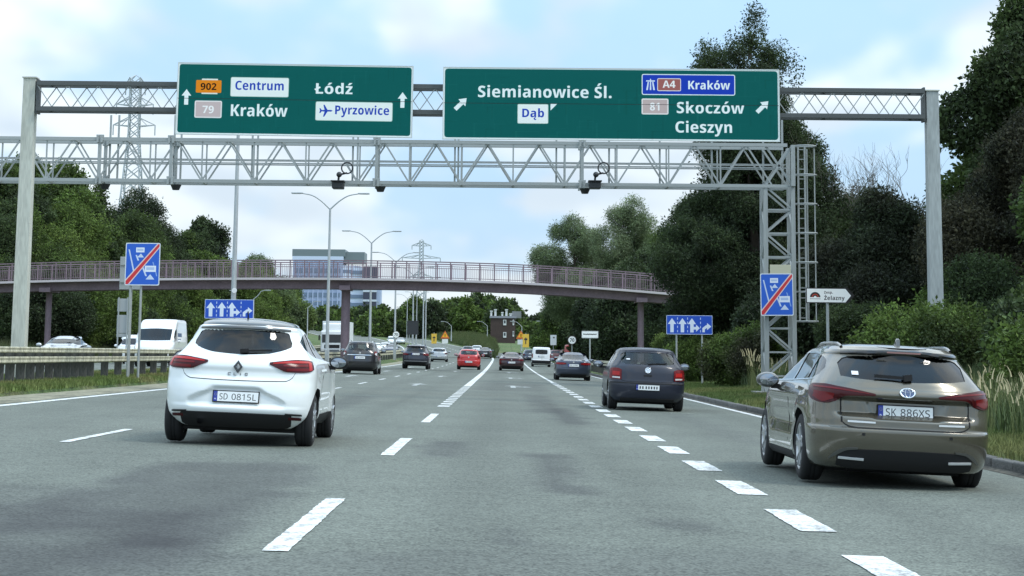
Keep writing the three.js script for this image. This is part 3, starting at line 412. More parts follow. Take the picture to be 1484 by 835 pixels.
const TS = 60;                                           // the truss gantry behind it
{
  const g = thing('truss_gantry', 'long grey tubular truss gantry on a lattice tower with cage ladder', 'gantry', V(0, 0, -TS));
  const yT = 7.43, yB = 6.2, zF = 0.45, zB = -0.45, pitch = 1.548, x1 = 8.42, x0 = x1 - pitch * 23;
  for (const z of [zF, zB]) { mesh('top_chord', box(x1 - x0, 0.105, 0.105, (x0 + x1) / 2, yT, z), galv, g); mesh('bottom_chord', box(x1 - x0, 0.1, 0.1, (x0 + x1) / 2, yB, z), galv, g); mesh('cable_tray', box(x1 - x0, 0.035, 0.03, (x0 + x1) / 2, (yT + yB) / 2 - 0.05, z * 0.55), galv, g); mesh('handrail', box(x1 - x0, 0.03, 0.03, (x0 + x1) / 2, (yT + yB) / 2 + 0.06, z * 0.4), galv, g); }
  for (let i = 0; i < 23; i++) {
    const xa = x1 - 0.45 - i * pitch, xb = xa - pitch, xm = (xa + xb) / 2;
    for (const z of [zF, zB]) { mesh('diagonal_brace', bar(V(xa, yB, z), V(xm, yT, z), 0.046), galv, g); mesh('diagonal_brace', bar(V(xm, yT, z), V(xb, yB, z), 0.046), galv, g); mesh('vertical_brace', bar(V(xb, yB, z), V(xb, yT, z), 0.042), galv, g); }
    mesh('cross_brace', bar(V(xm, yT, zF), V(xm, yT, zB), 0.06), galv, g); mesh('cross_brace', bar(V(xb, yB, zF), V(xb, yB, zB), 0.06), galv, g);
  }
  for (const px of [148, 251, 547, 843]) { const x = at(px, 240, TS).x; for (const z of [zF, zB]) { mesh('splice_post', box(0.09, yT - yB + 0.05, 0.09, x, (yT + yB) / 2, z), galv, g); for (const y of [yT, yB]) mesh('splice_collar', merge([box(0.06, 0.22, 0.2, x - 0.06, y, z), box(0.06, 0.22, 0.2, x + 0.06, y, z), box(0.22, 0.06, 0.08, x, y + 0.1, z)]), galv, g); } mesh('foot_bracket', new THREE.CylinderGeometry(0.17, 0.1, 0.16, 10).translate(x + 0.1, yB - 0.16, 0), darkMetal, g); }
  for (const px of [155, 167, 249, 259, 363, 371, 510, 517, 659, 664, 807, 884, 958, 1034, 1109, 1137]) { const x = at(px, 200, TS).x, top = at(px, px < 300 || px > 1130 ? 164 : 176, TS).y; mesh('upright', bar(V(x, yB, zB - 0.06), V(x, top, zB - 0.06), 0.055), galv, g); }
  // tower
  const tx0 = 7.76, tx1 = 8.58, tz = 0.42, yb = -0.1, H = yB;
  for (const x of [tx0, tx1]) for (const z of [tz, -tz]) mesh('tower_leg', box(0.12, H - yb, 0.12, x, (H + yb) / 2, z), galv, g);
  for (const z of [tz, -tz]) { mesh('tower_leg_extension', box(0.12, yT - yB, 0.1, tx1, (yT + yB) / 2, z + Math.sign(z) * 0.1), galv, g); for (const k of [0, 1]) mesh('end_brace', bar(V(tx0, k ? yB : yT, z), V(tx1, k ? yT : yB, z), 0.06), galv, g); }
  const n = 9, dh = (H - yb) / n;
  for (let i = 0; i < n; i++) { const a = yb + i * dh, b = a + dh; for (const z of [tz, -tz]) { mesh('tower_brace', bar(V(i % 2 ? tx0 : tx1, a, z), V(i % 2 ? tx1 : tx0, b, z), 0.055), galv, g); mesh('tower_rung', bar(V(tx0, b, z), V(tx1, b, z), 0.05), galv, g); } for (const x of [tx0, tx1]) mesh('tower_brace', bar(V(x, a, i % 2 ? tz : -tz), V(x, b, i % 2 ? -tz : tz), 0.05), galv, g); }
  mesh('foundation', box(1.5, 0.5, 1.5, (tx0 + tx1) / 2, -0.1, 0), std(lin(0.3, 0.3, 0.28), 0.95), g);
  // cage ladder on the right of the tower
  const lx = 8.98, ly0 = at(1165, 466, TS).y, ly1 = at(1165, 213, TS).y;
  for (const x of [lx - 0.2, lx + 0.0]) mesh('ladder_rail', box(0.05, ly1 - ly0, 0.05, x, (ly0 + ly1) / 2, 0.2), galv, g);
  mesh('ladder_rungs', merge(Array.from({ length: 18 }, (_, i) => box(0.2, 0.025, 0.025, lx - 0.1, lerp(ly0 + 0.1, ly1 - 0.1, i / 17), 0.2))), galv, g);
  for (let i = 0; i < 7; i++) { const y = lerp(ly0, ly1, i / 6); mesh('cage_hoop', new THREE.TorusGeometry(0.34, 0.022, 6, 18, Math.PI).rotateX(Math.PI / 2).translate(lx, y, 0.15).applyMatrix4(new THREE.Matrix4().makeTranslation(0, 0, 0)), galv, g); mesh('ladder_bracket', box(0.75, 0.05, 0.06, lx - 0.02, y, 0.18), galv, g); }
  for (const a of [0.35, 1.2]) mesh('cage_strap', box(0.035, ly1 - ly0 - 0.1, 0.02, lx + 0.34 * Math.cos(a) * 0.98, (ly0 + ly1) / 2, 0.15 - 0.34 * Math.sin(a)), galv, g);
}
for (const [px, label] of [[490, 'dark traffic camera hanging under the truss below the Pyrzowice sign'], [862, 'dark traffic camera hanging under the truss near its splice']]) {
  const p = at(px, 268, TS - 0.6), t = thing('traffic_camera', label, 'camera', p, 0, 'cameras under the truss gantry');
  mesh('housing', rbox(0.34, 0.2, 0.5, 0.03, 0, -0.02, 0), darkMetal, t); mesh('visor', box(0.4, 0.03, 0.56, 0, 0.1, 0.03), darkMetal, t);
  mesh('bracket', merge([bar(V(0, 0.08, 0), V(0.02, 0.32, 0), 0.06), bar(V(0.02, 0.3, 0), V(0.26, 0.36, 0), 0.05)]), darkMetal, t); mesh('sensor', new THREE.SphereGeometry(0.085, 12, 10).translate(0.03, 0.3, 0.08), darkMetal, t);
  mesh('ring_antenna', new THREE.TorusGeometry(0.165, 0.022, 8, 24).translate(0.26, 0.5, 0.05), darkMetal, t);
}

// ---------------------------------------------------------------- footbridge
const mauve = new THREE.MeshStandardMaterial({ color: lin(0.235, 0.17, 0.197), map: galvTex, roughness: 0.7 }), deckMat = std(lin(0.52, 0.47, 0.48), 0.85);
const BS = 130;
{
  const g = thing('footbridge', 'arched mauve steel footbridge crossing above both carriageways', 'bridge', V(0, 0, -BS));
  const top = [[-260, 422], [-120, 415], [0, 408.5], [200, 404], [420, 402.8], [560, 404], [660, 406.2], [760, 409.8], [860, 416], [960, 424], [1060, 433], [1160, 444]].map(([x, y]) => at(x, y, BS)).map((p) => V(p.x, p.y, 0));
  const crv = new THREE.CatmullRomCurve3(top), N = 60, W = 3.2;
  const P = Array.from({ length: N + 1 }, (_, i) => crv.getPointAt(i / N));
  const strip = (y0, y1, z0, z1) => { const sh = []; const list = []; for (let i = 0; i < N; i++) { const a = P[i], b = P[i + 1], q = [[a.x, a.y + y0], [b.x, b.y + y0], [b.x, b.y + y1], [a.x, a.y + y1]]; sh.push(q); } const pos = [], idx = []; P.forEach((p) => pos.push(p.x, p.y + y0, z0, p.x, p.y + y1, z0, p.x, p.y + y1, z1, p.x, p.y + y0, z1)); for (let i = 0; i < N; i++) for (let k = 0; k < 4; k++) { const a = i * 4 + k, b = i * 4 + (k + 1) % 4; idx.push(a, a + 4, b, b, a + 4, b + 4); } idx.push(0, 1, 2, 0, 2, 3); const e = N * 4; idx.push(e, e + 2, e + 1, e, e + 3, e + 2); const gg = new THREE.BufferGeometry(); gg.setAttribute('position', new THREE.Float32BufferAttribute(pos, 3)); gg.setIndex(idx); const ng = gg.toNonIndexed(); ng.computeVertexNormals(); ng.setAttribute('uv', new THREE.Float32BufferAttribute(new Float32Array(ng.attributes.position.count * 2).map((_, i) => { const k = i >> 1; return (i % 2 ? ng.attributes.position.getY(k) : ng.attributes.position.getX(k)) / 2; }), 2)); return ng; };
  mesh('deck', strip(-0.12, 0.02, -W, 0.05), deckMat, g);
  mesh('girder', strip(-0.66, -0.125, -1.0, -0.62), mauve, g); mesh('girder', strip(-0.66, -0.125, -W + 0.62, -W + 1.0), mauve, g);
  mesh('soffit', strip(-0.45, -0.13, -W + 1.01, -1.01), mauve, g);
  const L = crv.getLength(), nb = Math.round(L / 0.95);
  for (const z of [0.0, -W + 0.05]) {
    mesh('hand_rail', strip(1.1, 1.17, z - 0.04, z + 0.03), mauve, g); mesh('middle_rail', strip(0.84, 0.88, z - 0.02, z + 0.02), mauve, g); mesh('bottom_rail', strip(0.1, 0.14, z - 0.02, z + 0.02), mauve, g);
    const rods = [];
    for (let i = 0; i <= nb; i++) { const p = crv.getPointAt(i / nb); mesh('rail_post', box(0.075, 1.12, 0.08, p.x, p.y + 0.56, z), mauve, g); if (i < nb) for (let k = 1; k < 8; k++) { const q = crv.getPointAt((i + k / 8) / nb); rods.push(box(0.018, 0.72, 0.018, q.x, q.y + 0.49, z)); } }
    const b = mesh('balusters', merge(rods), mauve, g); b.userData.kind = 'stuff';
  }
  for (const [px, r] of [[62, 0.2], [498, 0.29], [931, 0.2], [-250, 0.25]]) { const x = at(px, 450, BS).x; let p = P[0]; for (const q of P) if (Math.abs(q.x - x) < Math.abs(p.x - x)) p = q; const y0 = gy(x, BS) - 0.3, y1 = p.y - 0.6; mesh('pier', new THREE.CylinderGeometry(r, r, y1 - y0, 16).translate(x, (y0 + y1) / 2, -W / 2), mauve, g); mesh('pier_head', box(0.7, 0.28, W - 0.4, x, y1 + 0.0, -W / 2), mauve, g); }
}

// ---------------------------------------------------------------- guard rails
const railGrain = grain(256, [[64, 0.4], [16, 0.6], [5, 0.5]], 0.4, 66, [1, 1, 1], 0.9);
const railMat = new THREE.MeshStandardMaterial({ color: lin(0.60, 0.575, 0.42), map: railGrain, roughness: 0.65, metalness: 0.15 }), railPost = new THREE.MeshStandardMaterial({ color: lin(0.11, 0.11, 0.10), map: railGrain, roughness: 0.8 });
function railBeam(len, h) {   // rolled hollow rail facing +x, along z
  const sh = new THREE.Shape(), r = 0.03, w = 0.09; sh.moveTo(0, -h / 2); sh.lineTo(w - r, -h / 2); sh.quadraticCurveTo(w, -h / 2, w, -h / 2 + r); sh.lineTo(w - 0.012, 0); sh.lineTo(w, h / 2 - r); sh.quadraticCurveTo(w, h / 2, w - r, h / 2); sh.lineTo(0, h / 2); sh.closePath();
  return new THREE.ExtrudeGeometry(sh, { depth: len, bevelEnabled: false, curveSegments: 4 }).translate(0, 0, -len);
}
function guardRail(label, u, s0, s1, side, postStep, double) {
  const o = thing('guard_rail', label, 'guard rail'), seg = 4.0, upper = railBeam(seg + 0.02, 0.135), lower = railBeam(seg + 0.02, 0.15), pg = merge([box(0.2, 0.95, 0.08, 0.02, -0.28, 0), box(0.12, 0.36, 0.06, 0.07, 0, 0)]);
  for (let s = s0; s < s1; s += seg) for (const d of double ? [1, -1] : [1]) { const p = on(u, s), q = on(u, s + seg), k = [[upper, 0.155], [lower, -0.075]]; for (const [bg, dy] of k) { const m = mesh('beam', bg, railMat, o); m.position.copy(p); m.position.y += 0.62 + dy; m.position.x += d * side * (0.16); m.scale.x = d * side; m.rotation.order = 'YXZ'; m.rotation.y = -Math.atan2(q.x - p.x, seg); m.rotation.x = Math.atan2(q.y - p.y, seg); } }
  for (let s = s0 + 0.5; s < s1; s += postStep(s)) { const p = on(u, s), m = mesh('post', pg, railPost, o); m.position.copy(p); m.position.y += 0.62; m.scale.x = side; if (double) { const k = mesh('post_block', box(0.12, 0.36, 0.06, -0.1 * side, 0, 0), railPost, o); k.position.copy(m.position); } }
  return o;
}
guardRail('weathered double sided steel guard rail along the grassy median', -11.35, 22, 330, 1, (s) => s < 55 ? 1.0 : s < 130 ? 2 : 4, true);
guardRail('steel guard rail behind the far edge of the opposite carriageway', -26.9, 150, 420, 1, () => 4, false);
guardRail('short steel guard rail on the right verge beyond the dark blue hatchback', 6.5, 92, 180, -1, () => 4, false);

// ---------------------------------------------------------------- street lamps
const lampMat = new THREE.MeshStandardMaterial({ color: lin(0.50, 0.53, 0.54), map: galvTex, roughness: 0.5, metalness: 0.2 }), lampGlass = std(lin(0.6, 0.62, 0.62), 0.3);
function lamp(name, label, pos, h, arms, group, reach = 1.75) {
  const o = thing(name, label, 'street lamp', pos, 0, group);
  mesh('pole', new THREE.CylinderGeometry(0.065, 0.12, h - 0.8, 10).translate(0, (h - 0.8) / 2, 0), lampMat, o); mesh('base_box', rbox(0.26, 1.1, 0.26, 0.03, 0, 0.5, 0), lampMat, o);
  for (const d of arms) { mesh('arm', limb([V(0, h - 0.85, 0), V(d * 0.55, h - 0.35, 0), V(d * reach * 0.62, h - 0.02, 0), V(d * reach, h + 0.12, 0)], 0.05, 0.035, 7), lampMat, o); const head = mesh('lamp_head', rbox(0.72, 0.09, 0.26, 0.04, d * (reach + 0.3), h + 0.13, 0), lampMat, o); mesh('lens', box(0.5, 0.012, 0.2, d * (reach + 0.34), h + 0.08, 0), lampGlass, head); }
  return o;
}
const lampLabels = ['double armed street lamp on the median carrying the blue lane sign', 'double armed street lamp on the median just before the footbridge', 'double armed street lamp on the median just beyond the footbridge', 'double armed street lamp on the median carrying a round speed sign'];
[80, 123, 162, 199, 238, 278, 318, 358, 398, 440].forEach((s, i) => lamp('street_lamp', lampLabels[i] || 'distant double armed street lamp in the row along the median', on(-10.75, s), 10.4, [-1, 1], 'lamps along the median'));
for (const [px, py, s, d] of [[654, 486, 430, -1], [706, 503, 440, -1], [756, 506, 380, -1], [799, 512, 300, -1]]) { const p = at(px, py, s); lamp('ramp_lamp', 'small street lamp with one curved arm beside the far slip road', V(p.x, p.y - 1.2, p.z), at(px, 467, s).y - p.y + 1.2, [d], 'curved lamps beside the far slip road', 1.6); }
for (const [u, s, label] of [[-27.6, 222, 'slim lamp post behind the opposite carriageway below the footbridge'], [-27.6, 290, 'slim lamp post behind the opposite carriageway beside the bright bushes']]) lamp('verge_lamp', label, on(u, s), 7.0, [1], undefined, 1.2);
// ---------------------------------------------------------------- smaller signs
function plateSign(o, w, h, art, x, y, z, opts = {}) {
  const r = opts.r ?? 0.04, sh = new THREE.Shape(), a = -w / 2, b = -h / 2; sh.moveTo(a + r, b); sh.lineTo(-a - r, b); sh.quadraticCurveTo(-a, b, -a, b + r); sh.lineTo(-a, -b - r); sh.quadraticCurveTo(-a, -b, -a - r, -b); sh.lineTo(a + r, -b); sh.quadraticCurveTo(a, -b, a, -b - r); sh.lineTo(a, b + r); sh.quadraticCurveTo(a, b, a + r, b);
  const f = new THREE.ShapeGeometry(opts.shape || sh, 6), p = f.attributes.position, uv = f.attributes.uv; for (let i = 0; i < p.count; i++) uv.setXY(i, (p.getX(i) - a) / w, (p.getY(i) - b) / h);
  mesh('sign_face', f.translate(x, y, z + 0.004), new THREE.MeshStandardMaterial({ map: art, roughness: 0.5 }), o);
  mesh('sign_plate', new THREE.ExtrudeGeometry(opts.shape || sh, { depth: 0.025, bevelEnabled: false, curveSegments: 6 }).translate(x, y, z - 0.025), signBack, o);
}
const endArt = canvasTexture(320, 384, (c, w, h) => {
  c.fillStyle = '#dfe6ea'; c.fillRect(0, 0, w, h); rr(c, 8, 8, w - 16, h - 16, 16, '#2862cc');
  poly(c, [[26, 60], [38, 60], [96, 290], [82, 290]], '#cfdcf2'); poly(c, [[92, 110], [106, 110], [128, 160], [112, 160]], '#cfdcf2'); poly(c, [[150, 210], [166, 210], [204, 300], [188, 300]], '#cfdcf2'); poly(c, [[250, 170], [262, 176], [300, 300], [290, 300]], '#8fb0e6');
  c.fillStyle = '#e6eefa'; c.fillRect(96, 42, 78, 44); c.fillStyle = '#b5c7ea'; c.fillRect(106, 54, 58, 18); poly(c, [[106, 132], [142, 96], [172, 132]], '#cfdcf2');
  c.fillStyle = '#e6eefa'; c.fillRect(182, 206, 104, 56); c.fillStyle = '#b5c7ea'; c.fillRect(196, 220, 74, 24); poly(c, [[192, 330], [234, 282], [274, 330]], '#cfdcf2');
  poly(c, [[8, 330], [290, 8], [312, 8], [312, 46], [44, 372], [8, 372]], '#e9cfc8'); poly(c, [[8, 346], [302, 10], [312, 10], [312, 32], [30, 374], [8, 374]], '#d2343c');
});
{
  const p = at(207, 383, 57), y0 = gy(-10.2, 57);
  const o = thing('lane_end_sign', 'blue sign with red slash on two posts on the median', 'road sign', V(p.x, y0, -57)); const h = p.y - y0;
  plateSign(o, 0.98, 1.2, endArt, 0, h, 0.06, { r: 0.05 }); for (const x of [-0.33, -0.03]) mesh('post', new THREE.CylinderGeometry(0.035, 0.035, h + 0.5, 8).translate(x, (h + 0.5) / 2, 0), galv, o);
  const q = at(183, 396, 58.5), b = thing('sign_seen_from_behind', 'grey back of a traffic sign half hidden behind the median blue sign', 'road sign', V(q.x, gy(-10.8, 58.5), -58.5)), hb = q.y - b.position.y;
  mesh('panel', rbox(0.62, 0.95, 0.03, 0.012, 0.12, hb, 0), signBack, b); mesh('channel', merge([box(0.6, 0.04, 0.03, 0.12, hb + 0.25, 0.03), box(0.6, 0.04, 0.03, 0.12, hb - 0.25, 0.03)]), galv, b); mesh('post', new THREE.CylinderGeometry(0.035, 0.035, hb + 0.3, 8).translate(0.15, (hb + 0.3) / 2, -0.05), galv, b);
  const r = at(1126, 427, TS - 0.62), e = thing('lane_end_sign', 'blue sign with red slash fixed to the truss tower', 'road sign', r); e.rotation.z = 0.01;
  plateSign(e, 0.97, 1.24, endArt, 0, 0, 0, { r: 0.05 }); mesh('clamp', merge([box(0.9, 0.05, 0.06, 0, 0.3, -0.06), box(0.9, 0.05, 0.06, 0, -0.3, -0.06)]), galv, e);
  const k = at(1131, 391, TS - 0.6), n = thing('small_plate', 'small plain beige plate above the blue sign on the truss tower', 'plate', k); mesh('panel', rbox(0.62, 0.29, 0.02, 0.008), std(lin(0.55, 0.54, 0.40), 0.7), n); mesh('clamp', box(0.5, 0.04, 0.06, 0, 0, -0.04), galv, n);
}
const laneArt = canvasTexture(512, 200, (c, w, h) => {
  c.fillStyle = '#cfdbee'; c.fillRect(0, 0, w, h); rr(c, 5, 5, w - 10, h - 10, 8, '#1d50bd'); c.fillStyle = '#c6d5f0';
  for (const x of [120, 232, 376]) for (let k = 0; k < 4; k++) c.fillRect(x, 22 + k * 44, 8, 24);
  signArrow(c, 62, 104, 150, 0, '#dfe8f6'); signArrow(c, 178, 104, 150, 0, '#dfe8f6'); signArrow(c, 284, 104, 150, 0, '#dfe8f6'); poly(c, [[292, 120], [330, 120], [330, 96], [372, 134], [330, 172], [330, 148], [292, 148]], '#dfe8f6'); poly(c, [[400, 176], [400, 132], [440, 102], [452, 102], [452, 78], [500, 116], [452, 154], [452, 130], [428, 146], [428, 176]], '#dfe8f6');
});
{
  const p = at(332, 448, 79.7), o = thing('lane_sign', 'blue lane arrow sign mounted on the median lamp post', 'road sign', p); plateSign(o, 1.93, 0.75, laneArt, 0, 0, 0); mesh('clamp', box(1.5, 0.05, 0.06, 0.1, 0.1, -0.05), galv, o);
  const q = at(999, 471, 79), y0 = gy(q.x, 79), n = thing('lane_sign', 'blue lane arrow sign on posts on the right verge', 'road sign', V(q.x, y0, -79)), h = q.y - y0; plateSign(n, 1.8, 0.74, laneArt, 0, h, 0.05); for (const x of [-0.5, 0.5]) mesh('post', new THREE.CylinderGeometry(0.035, 0.035, h + 0.4, 8).translate(x, (h + 0.3) / 2, 0), galv, n);
  const a = thing('lamp_hatch', 'white round reflector on the median lamp post above the lane sign', 'reflector', at(339.5, 421, 79.8)); mesh('disc', new THREE.CylinderGeometry(0.1, 0.1, 0.04, 16).rotateX(Math.PI / 2), std(lin(0.8, 0.8, 0.8), 0.5), a); mesh('stem', box(0.2, 0.03, 0.03, -0.1, 0, -0.03), galv, a);
}
{ // pointed destination sign
  const sArrow = 53, p = at(1203, 428.5, sArrow), y0 = gy(p.x, sArrow), w = 1.28, h = 0.4;
  const art = canvasTexture(640, 200, (c) => { c.fillStyle = '#1b1512'; c.fillRect(0, 0, 640, 200); poly(c, [[12, 12], [520, 12], [592, 100], [520, 188], [12, 188]], '#f4f3ee'); c.fillStyle = '#1f1714'; c.beginPath(); c.arc(120, 124, 68, Math.PI, 0); c.closePath(); c.fill(); c.fillStyle = '#b4402c'; c.beginPath(); c.arc(120, 124, 46, Math.PI, 0); c.arc(120, 124, 32, 0, Math.PI, true); c.closePath(); c.fill(); c.fillStyle = '#f4f3ee'; c.beginPath(); c.arc(120, 124, 18, Math.PI, 0); c.closePath(); c.fill(); c.fillStyle = '#3a2a24'; for (let i = 0; i < 14; i++) c.fillRect(52 + i * 10, 140, 6, 9); fitText(c, 'Zesp.', 236, 356, 76, 46, '#3a2a26'); fitText(c, 'Żelazny', 236, 508, 158, 74, '#231a18'); });
  const sh = new THREE.Shape([[-w / 2, -h / 2], [w * 0.36, -h / 2], [w / 2, 0], [w * 0.36, h / 2], [-w / 2, h / 2]].map(([x, y]) => new THREE.Vector2(x, y)));
  const o = thing('destination_sign', 'white arrow shaped tourist destination sign with arch symbol on a post', 'road sign', V(p.x, y0, -sArrow)); plateSign(o, w, h, art, 0, p.y - y0, 0.05, { shape: sh });
  mesh('post', new THREE.CylinderGeometry(0.04, 0.04, p.y - y0 + 0.1, 10).translate(-0.07, (p.y - y0) / 2, 0), galv, o);
}
function postSign(name, label, px, py, s, w, h, art, group, yb) { const p = at(px, py, s), y0 = yb ?? Math.min(gy(p.x, s), p.y - 1.5), o = thing(name, label, 'road sign', V(p.x, y0, -s), 0, group); if (art) plateSign(o, w, h, art, 0, p.y - y0, 0.05); mesh('post', new THREE.CylinderGeometry(0.04, 0.04, p.y - y0 + h * 0.4, 8).translate(0, (p.y - y0 + h * 0.4) / 2, 0), galv, o); return { o, y: p.y - y0 }; }
postSign('town_sign', 'white rectangular town name sign on the right verge beyond the dark sedan', 855, 485, 118, 0.98, 0.42, canvasTexture(256, 110, (c) => { c.fillStyle = '#f2f4f0'; c.fillRect(0, 0, 256, 110); c.strokeStyle = '#222'; c.lineWidth = 4; c.strokeRect(4, 4, 248, 102); c.fillStyle = '#3a3a3a'; c.fillRect(24, 48, 206, 9); for (let i = 0; i < 11; i++) c.fillRect(26 + i * 19, 40 + (i * 7) % 5, 12, 18); }));
const art70 = canvasTexture(128, 128, (c) => { c.fillStyle = '#f2f3ee'; c.fillRect(0, 0, 128, 128); c.beginPath(); c.arc(64, 64, 59, 0, 7); c.lineWidth = 9; c.strokeStyle = '#3c2020'; c.stroke(); fitText(c, '70', 30, 98, 88, 68, '#15151a'); });
function round70(label, px, py, s, r) { const p = at(px, py, s), y0 = gy(p.x < -1.2 ? p.x - curve(s) : p.x, s), o = thing('speed_limit_sign', label, 'road sign', V(p.x, y0, -s)); const sh = new THREE.Shape(); sh.absarc(0, 0, r, 0, Math.PI * 2); plateSign(o, 2 * r, 2 * r, art70, 0, p.y - y0, 0.14, { shape: sh }); mesh('post', new THREE.CylinderGeometry(0.035, 0.035, p.y - y0 + 0.2, 8).translate(0, (p.y - y0 + 0.2) / 2, 0.05), galv, o); }
round70('round white 70 speed limit sign on the right verge', 829, 493, 150, 0.33); round70('round white 70 speed limit sign in front of a median lamp', 574, 485, 197, 0.36);
{ const p = at(598, 475, 186), y0 = gy(p.x, 186), o = thing('message_board', 'black square back of a message board on two posts on the median', 'road sign', V(p.x, y0, -186)), h = p.y - y0; mesh('cabinet', rbox(1.05, 1.2, 0.16, 0.03, 0, h, 0), darkMetal, o); mesh('frame', merge([box(1.11, 0.04, 0.2, 0, h + 0.61, 0), box(1.11, 0.04, 0.2, 0, h - 0.61, 0)]), std(lin(0.06, 0.06, 0.06), 0.6), o); for (const x of [-0.3, 0.3]) mesh('post', box(0.08, h - 0.6, 0.08, x, (h - 0.6) / 2, 0), galv, o); }
const triArt = canvasTexture(128, 128, (c) => { c.fillStyle = '#cf6a34'; c.fillRect(0, 0, 128, 128); poly(c, [[64, 30], [104, 104], [24, 104]], '#f3b51f'); c.fillStyle = '#1a1208'; c.fillRect(58, 54, 12, 34); c.fillRect(58, 92, 12, 8); });
function roadworks(label, px, py, s, big) {
  const p = at(px, py, s), y0 = p.y - 2.6 * big, o = thing('roadworks_sign', label, 'road sign', V(p.x, y0, -s), 0, 'yellow roadworks signs'), t = 0.75 * big, sh = new THREE.Shape([new THREE.Vector2(-t, -t * 0.85), new THREE.Vector2(t, -t * 0.85), new THREE.Vector2(0, t * 0.85)]);
  plateSign(o, 2 * t, 1.7 * t, triArt, 0, 2.6 * big, 0.05, { shape: sh }); mesh('lower_plate', box(1.0 * big, 0.7 * big, 0.03, 0, 1.5 * big, 0.05), std(lin(0.75, 0.76, 0.72), 0.6), o); mesh('post', box(0.07, 2.9 * big, 0.05, 0, 1.45 * big, -0.01), galv, o); return o;
}
roadworks('orange triangle roadworks sign with white plate beside the far bend', 645, 485, 320, 0.95); roadworks('orange triangle roadworks sign with white plate at the slip road', 755, 485, 300, 1.0);
{ const m = std(lin(0.72, 0.46, 0.06), 0.6); for (const [px, py, s, w, h, label] of [[629, 491, 290, 0.75, 1.4, 'yellow roadworks board on the median beyond the silver car'], [762, 494, 292, 0.9, 1.9, 'tall yellow roadworks board beside the orange triangle sign']]) { const p = at(px, py, s), o = thing('roadworks_board', label, 'road sign', V(p.x, p.y - h / 2 - 1.2, -s)); mesh('panel', rbox(w, h, 0.05, 0.02, 0, h / 2 + 1.2, 0), m, o); mesh('symbol', merge([box(w * 0.14, h * 0.5, 0.02, 0, h / 2 + 1.2, 0.033), box(w * 0.5, h * 0.12, 0.02, 0.0, h * 0.62 + 1.2, 0.036)]), darkMetal, o); mesh('post', box(0.08, h + 1.4, 0.05, 0, (h + 1.4) / 2, -0.055), galv, o); } }
{ const p = at(802, 493, 230), o = thing('white_info_board', 'narrow white information board beside the white van', 'road sign', V(p.x, rise(230), -230)), h = p.y - rise(230); mesh('panel', rbox(0.7, 1.15, 0.04, 0.015, 0, h, 0), std(lin(0.8, 0.81, 0.8), 0.5), o); mesh('print', box(0.18, 0.16, 0.01, 0.05, h + 0.28, 0.026), darkMetal, o); mesh('post', box(0.07, h, 0.05, 0, h / 2, -0.05), galv, o); }
{ const p = at(177, 461, 118), y0 = gy(-22.5 - 4.4, 118), o = thing('sign_seen_from_behind', 'pale back of a tall sign on the verge beyond the opposite carriageway', 'road sign', V(p.x, y0, -118)), h = p.y - y0; for (const [y, hh] of [[0.75, 0.75], [-0.35, 1.05], [-1.0, 0.2]]) mesh('panel', rbox(0.62, hh, 0.03, 0.01, 0, h + y, 0), signBack, o); for (const x of [-0.22, 0.3]) mesh('post', box(0.07, h + 1.2, 0.06, x, (h + 1.2) / 2, 0.06), galv, o); }

// ---------------------------------------------------------------- pylons and buildings
const hazedPylonMat = std(lin(0.42, 0.46, 0.48), 0.6, 0.2);  // steel made paler: the fading of distance haze is put into this colour
function pylon(label, x, s, y0, H, k, arms) {
  const o = thing('pylon', label, 'pylon', V(x, y0, -s)), W = (y) => y < H * 0.76 ? lerp(H * 0.075, H * 0.02, y / (H * 0.76)) : H * 0.02, t = 0.11 * k;
  const legs = [[-1, -1], [1, -1], [1, 1], [-1, 1]], lv = []; for (let i = 0, y = 0; y < H * 0.96; i++) { lv.push(y); y += Math.max(H * 0.035, W(y) * 1.5); } lv.push(H * 0.985);
  for (const [a, b] of legs) mesh('leg', merge([bar(V(a * W(0), 0, b * W(0)), V(a * W(H * 0.76), H * 0.76, b * W(H * 0.76)), t * 1.5), bar(V(a * W(H * 0.76), H * 0.76, b * W(H * 0.76)), V(a * W(H), H * 0.985, b * W(H)), t * 1.4), bar(V(a * W(H), H * 0.985, b * W(H)), V(0, H, 0), t)]), hazedPylonMat, o);
  const br = []; for (let i = 0; i + 1 < lv.length; i++) for (let q = 0; q < 4; q++) { const [a, b] = legs[q], [c, d] = legs[(q + 1) % 4], w0 = W(lv[i]), w1 = W(lv[i + 1]); br.push(bar(V(a * w0, lv[i], b * w0), V(c * w1, lv[i + 1], d * w1), t), bar(V(c * w0, lv[i], d * w0), V(a * w1, lv[i + 1], b * w1), t)); }
  mesh('bracing', merge(br), hazedPylonMat, o).userData.kind = 'stuff';
  for (const [y, r] of arms) for (const d of [-1, 1]) { const w = W(H * y), e = V(d * H * r, H * (y + 0.005), 0); mesh('cross_arm', merge([bar(V(d * w, H * y, w), e, t), bar(V(d * w, H * y, -w), e, t), bar(V(d * w, H * (y + 0.035), w), e, t), bar(V(d * w, H * (y + 0.035), -w), e, t), bar(V(d * w, H * (y + 0.035), 0), V(d * lerp(w, H * r, 0.5), H * (y + 0.003), 0), t * 0.8)]), hazedPylonMat, o); mesh('insulator', bar(e, e.clone().add(V(0, -H * 0.042, 0)), t * 1.4), hazedPylonMat, o); }
  return o;
}
{ const T = at(197, 109, 330); pylon('tall lattice power pylon rising behind the left end of the truss', T.x, 330, 6, T.y - 6, 1.15, [[0.955, 0.04], [0.875, 0.075], [0.79, 0.085]]); const T2 = at(611, 347, 720); pylon('distant lattice power pylon above the middle of the footbridge', T2.x, 720, 8, T2.y - 8, 2.0, [[0.93, 0.10], [0.80, 0.20], [0.6, 0.12]]); }
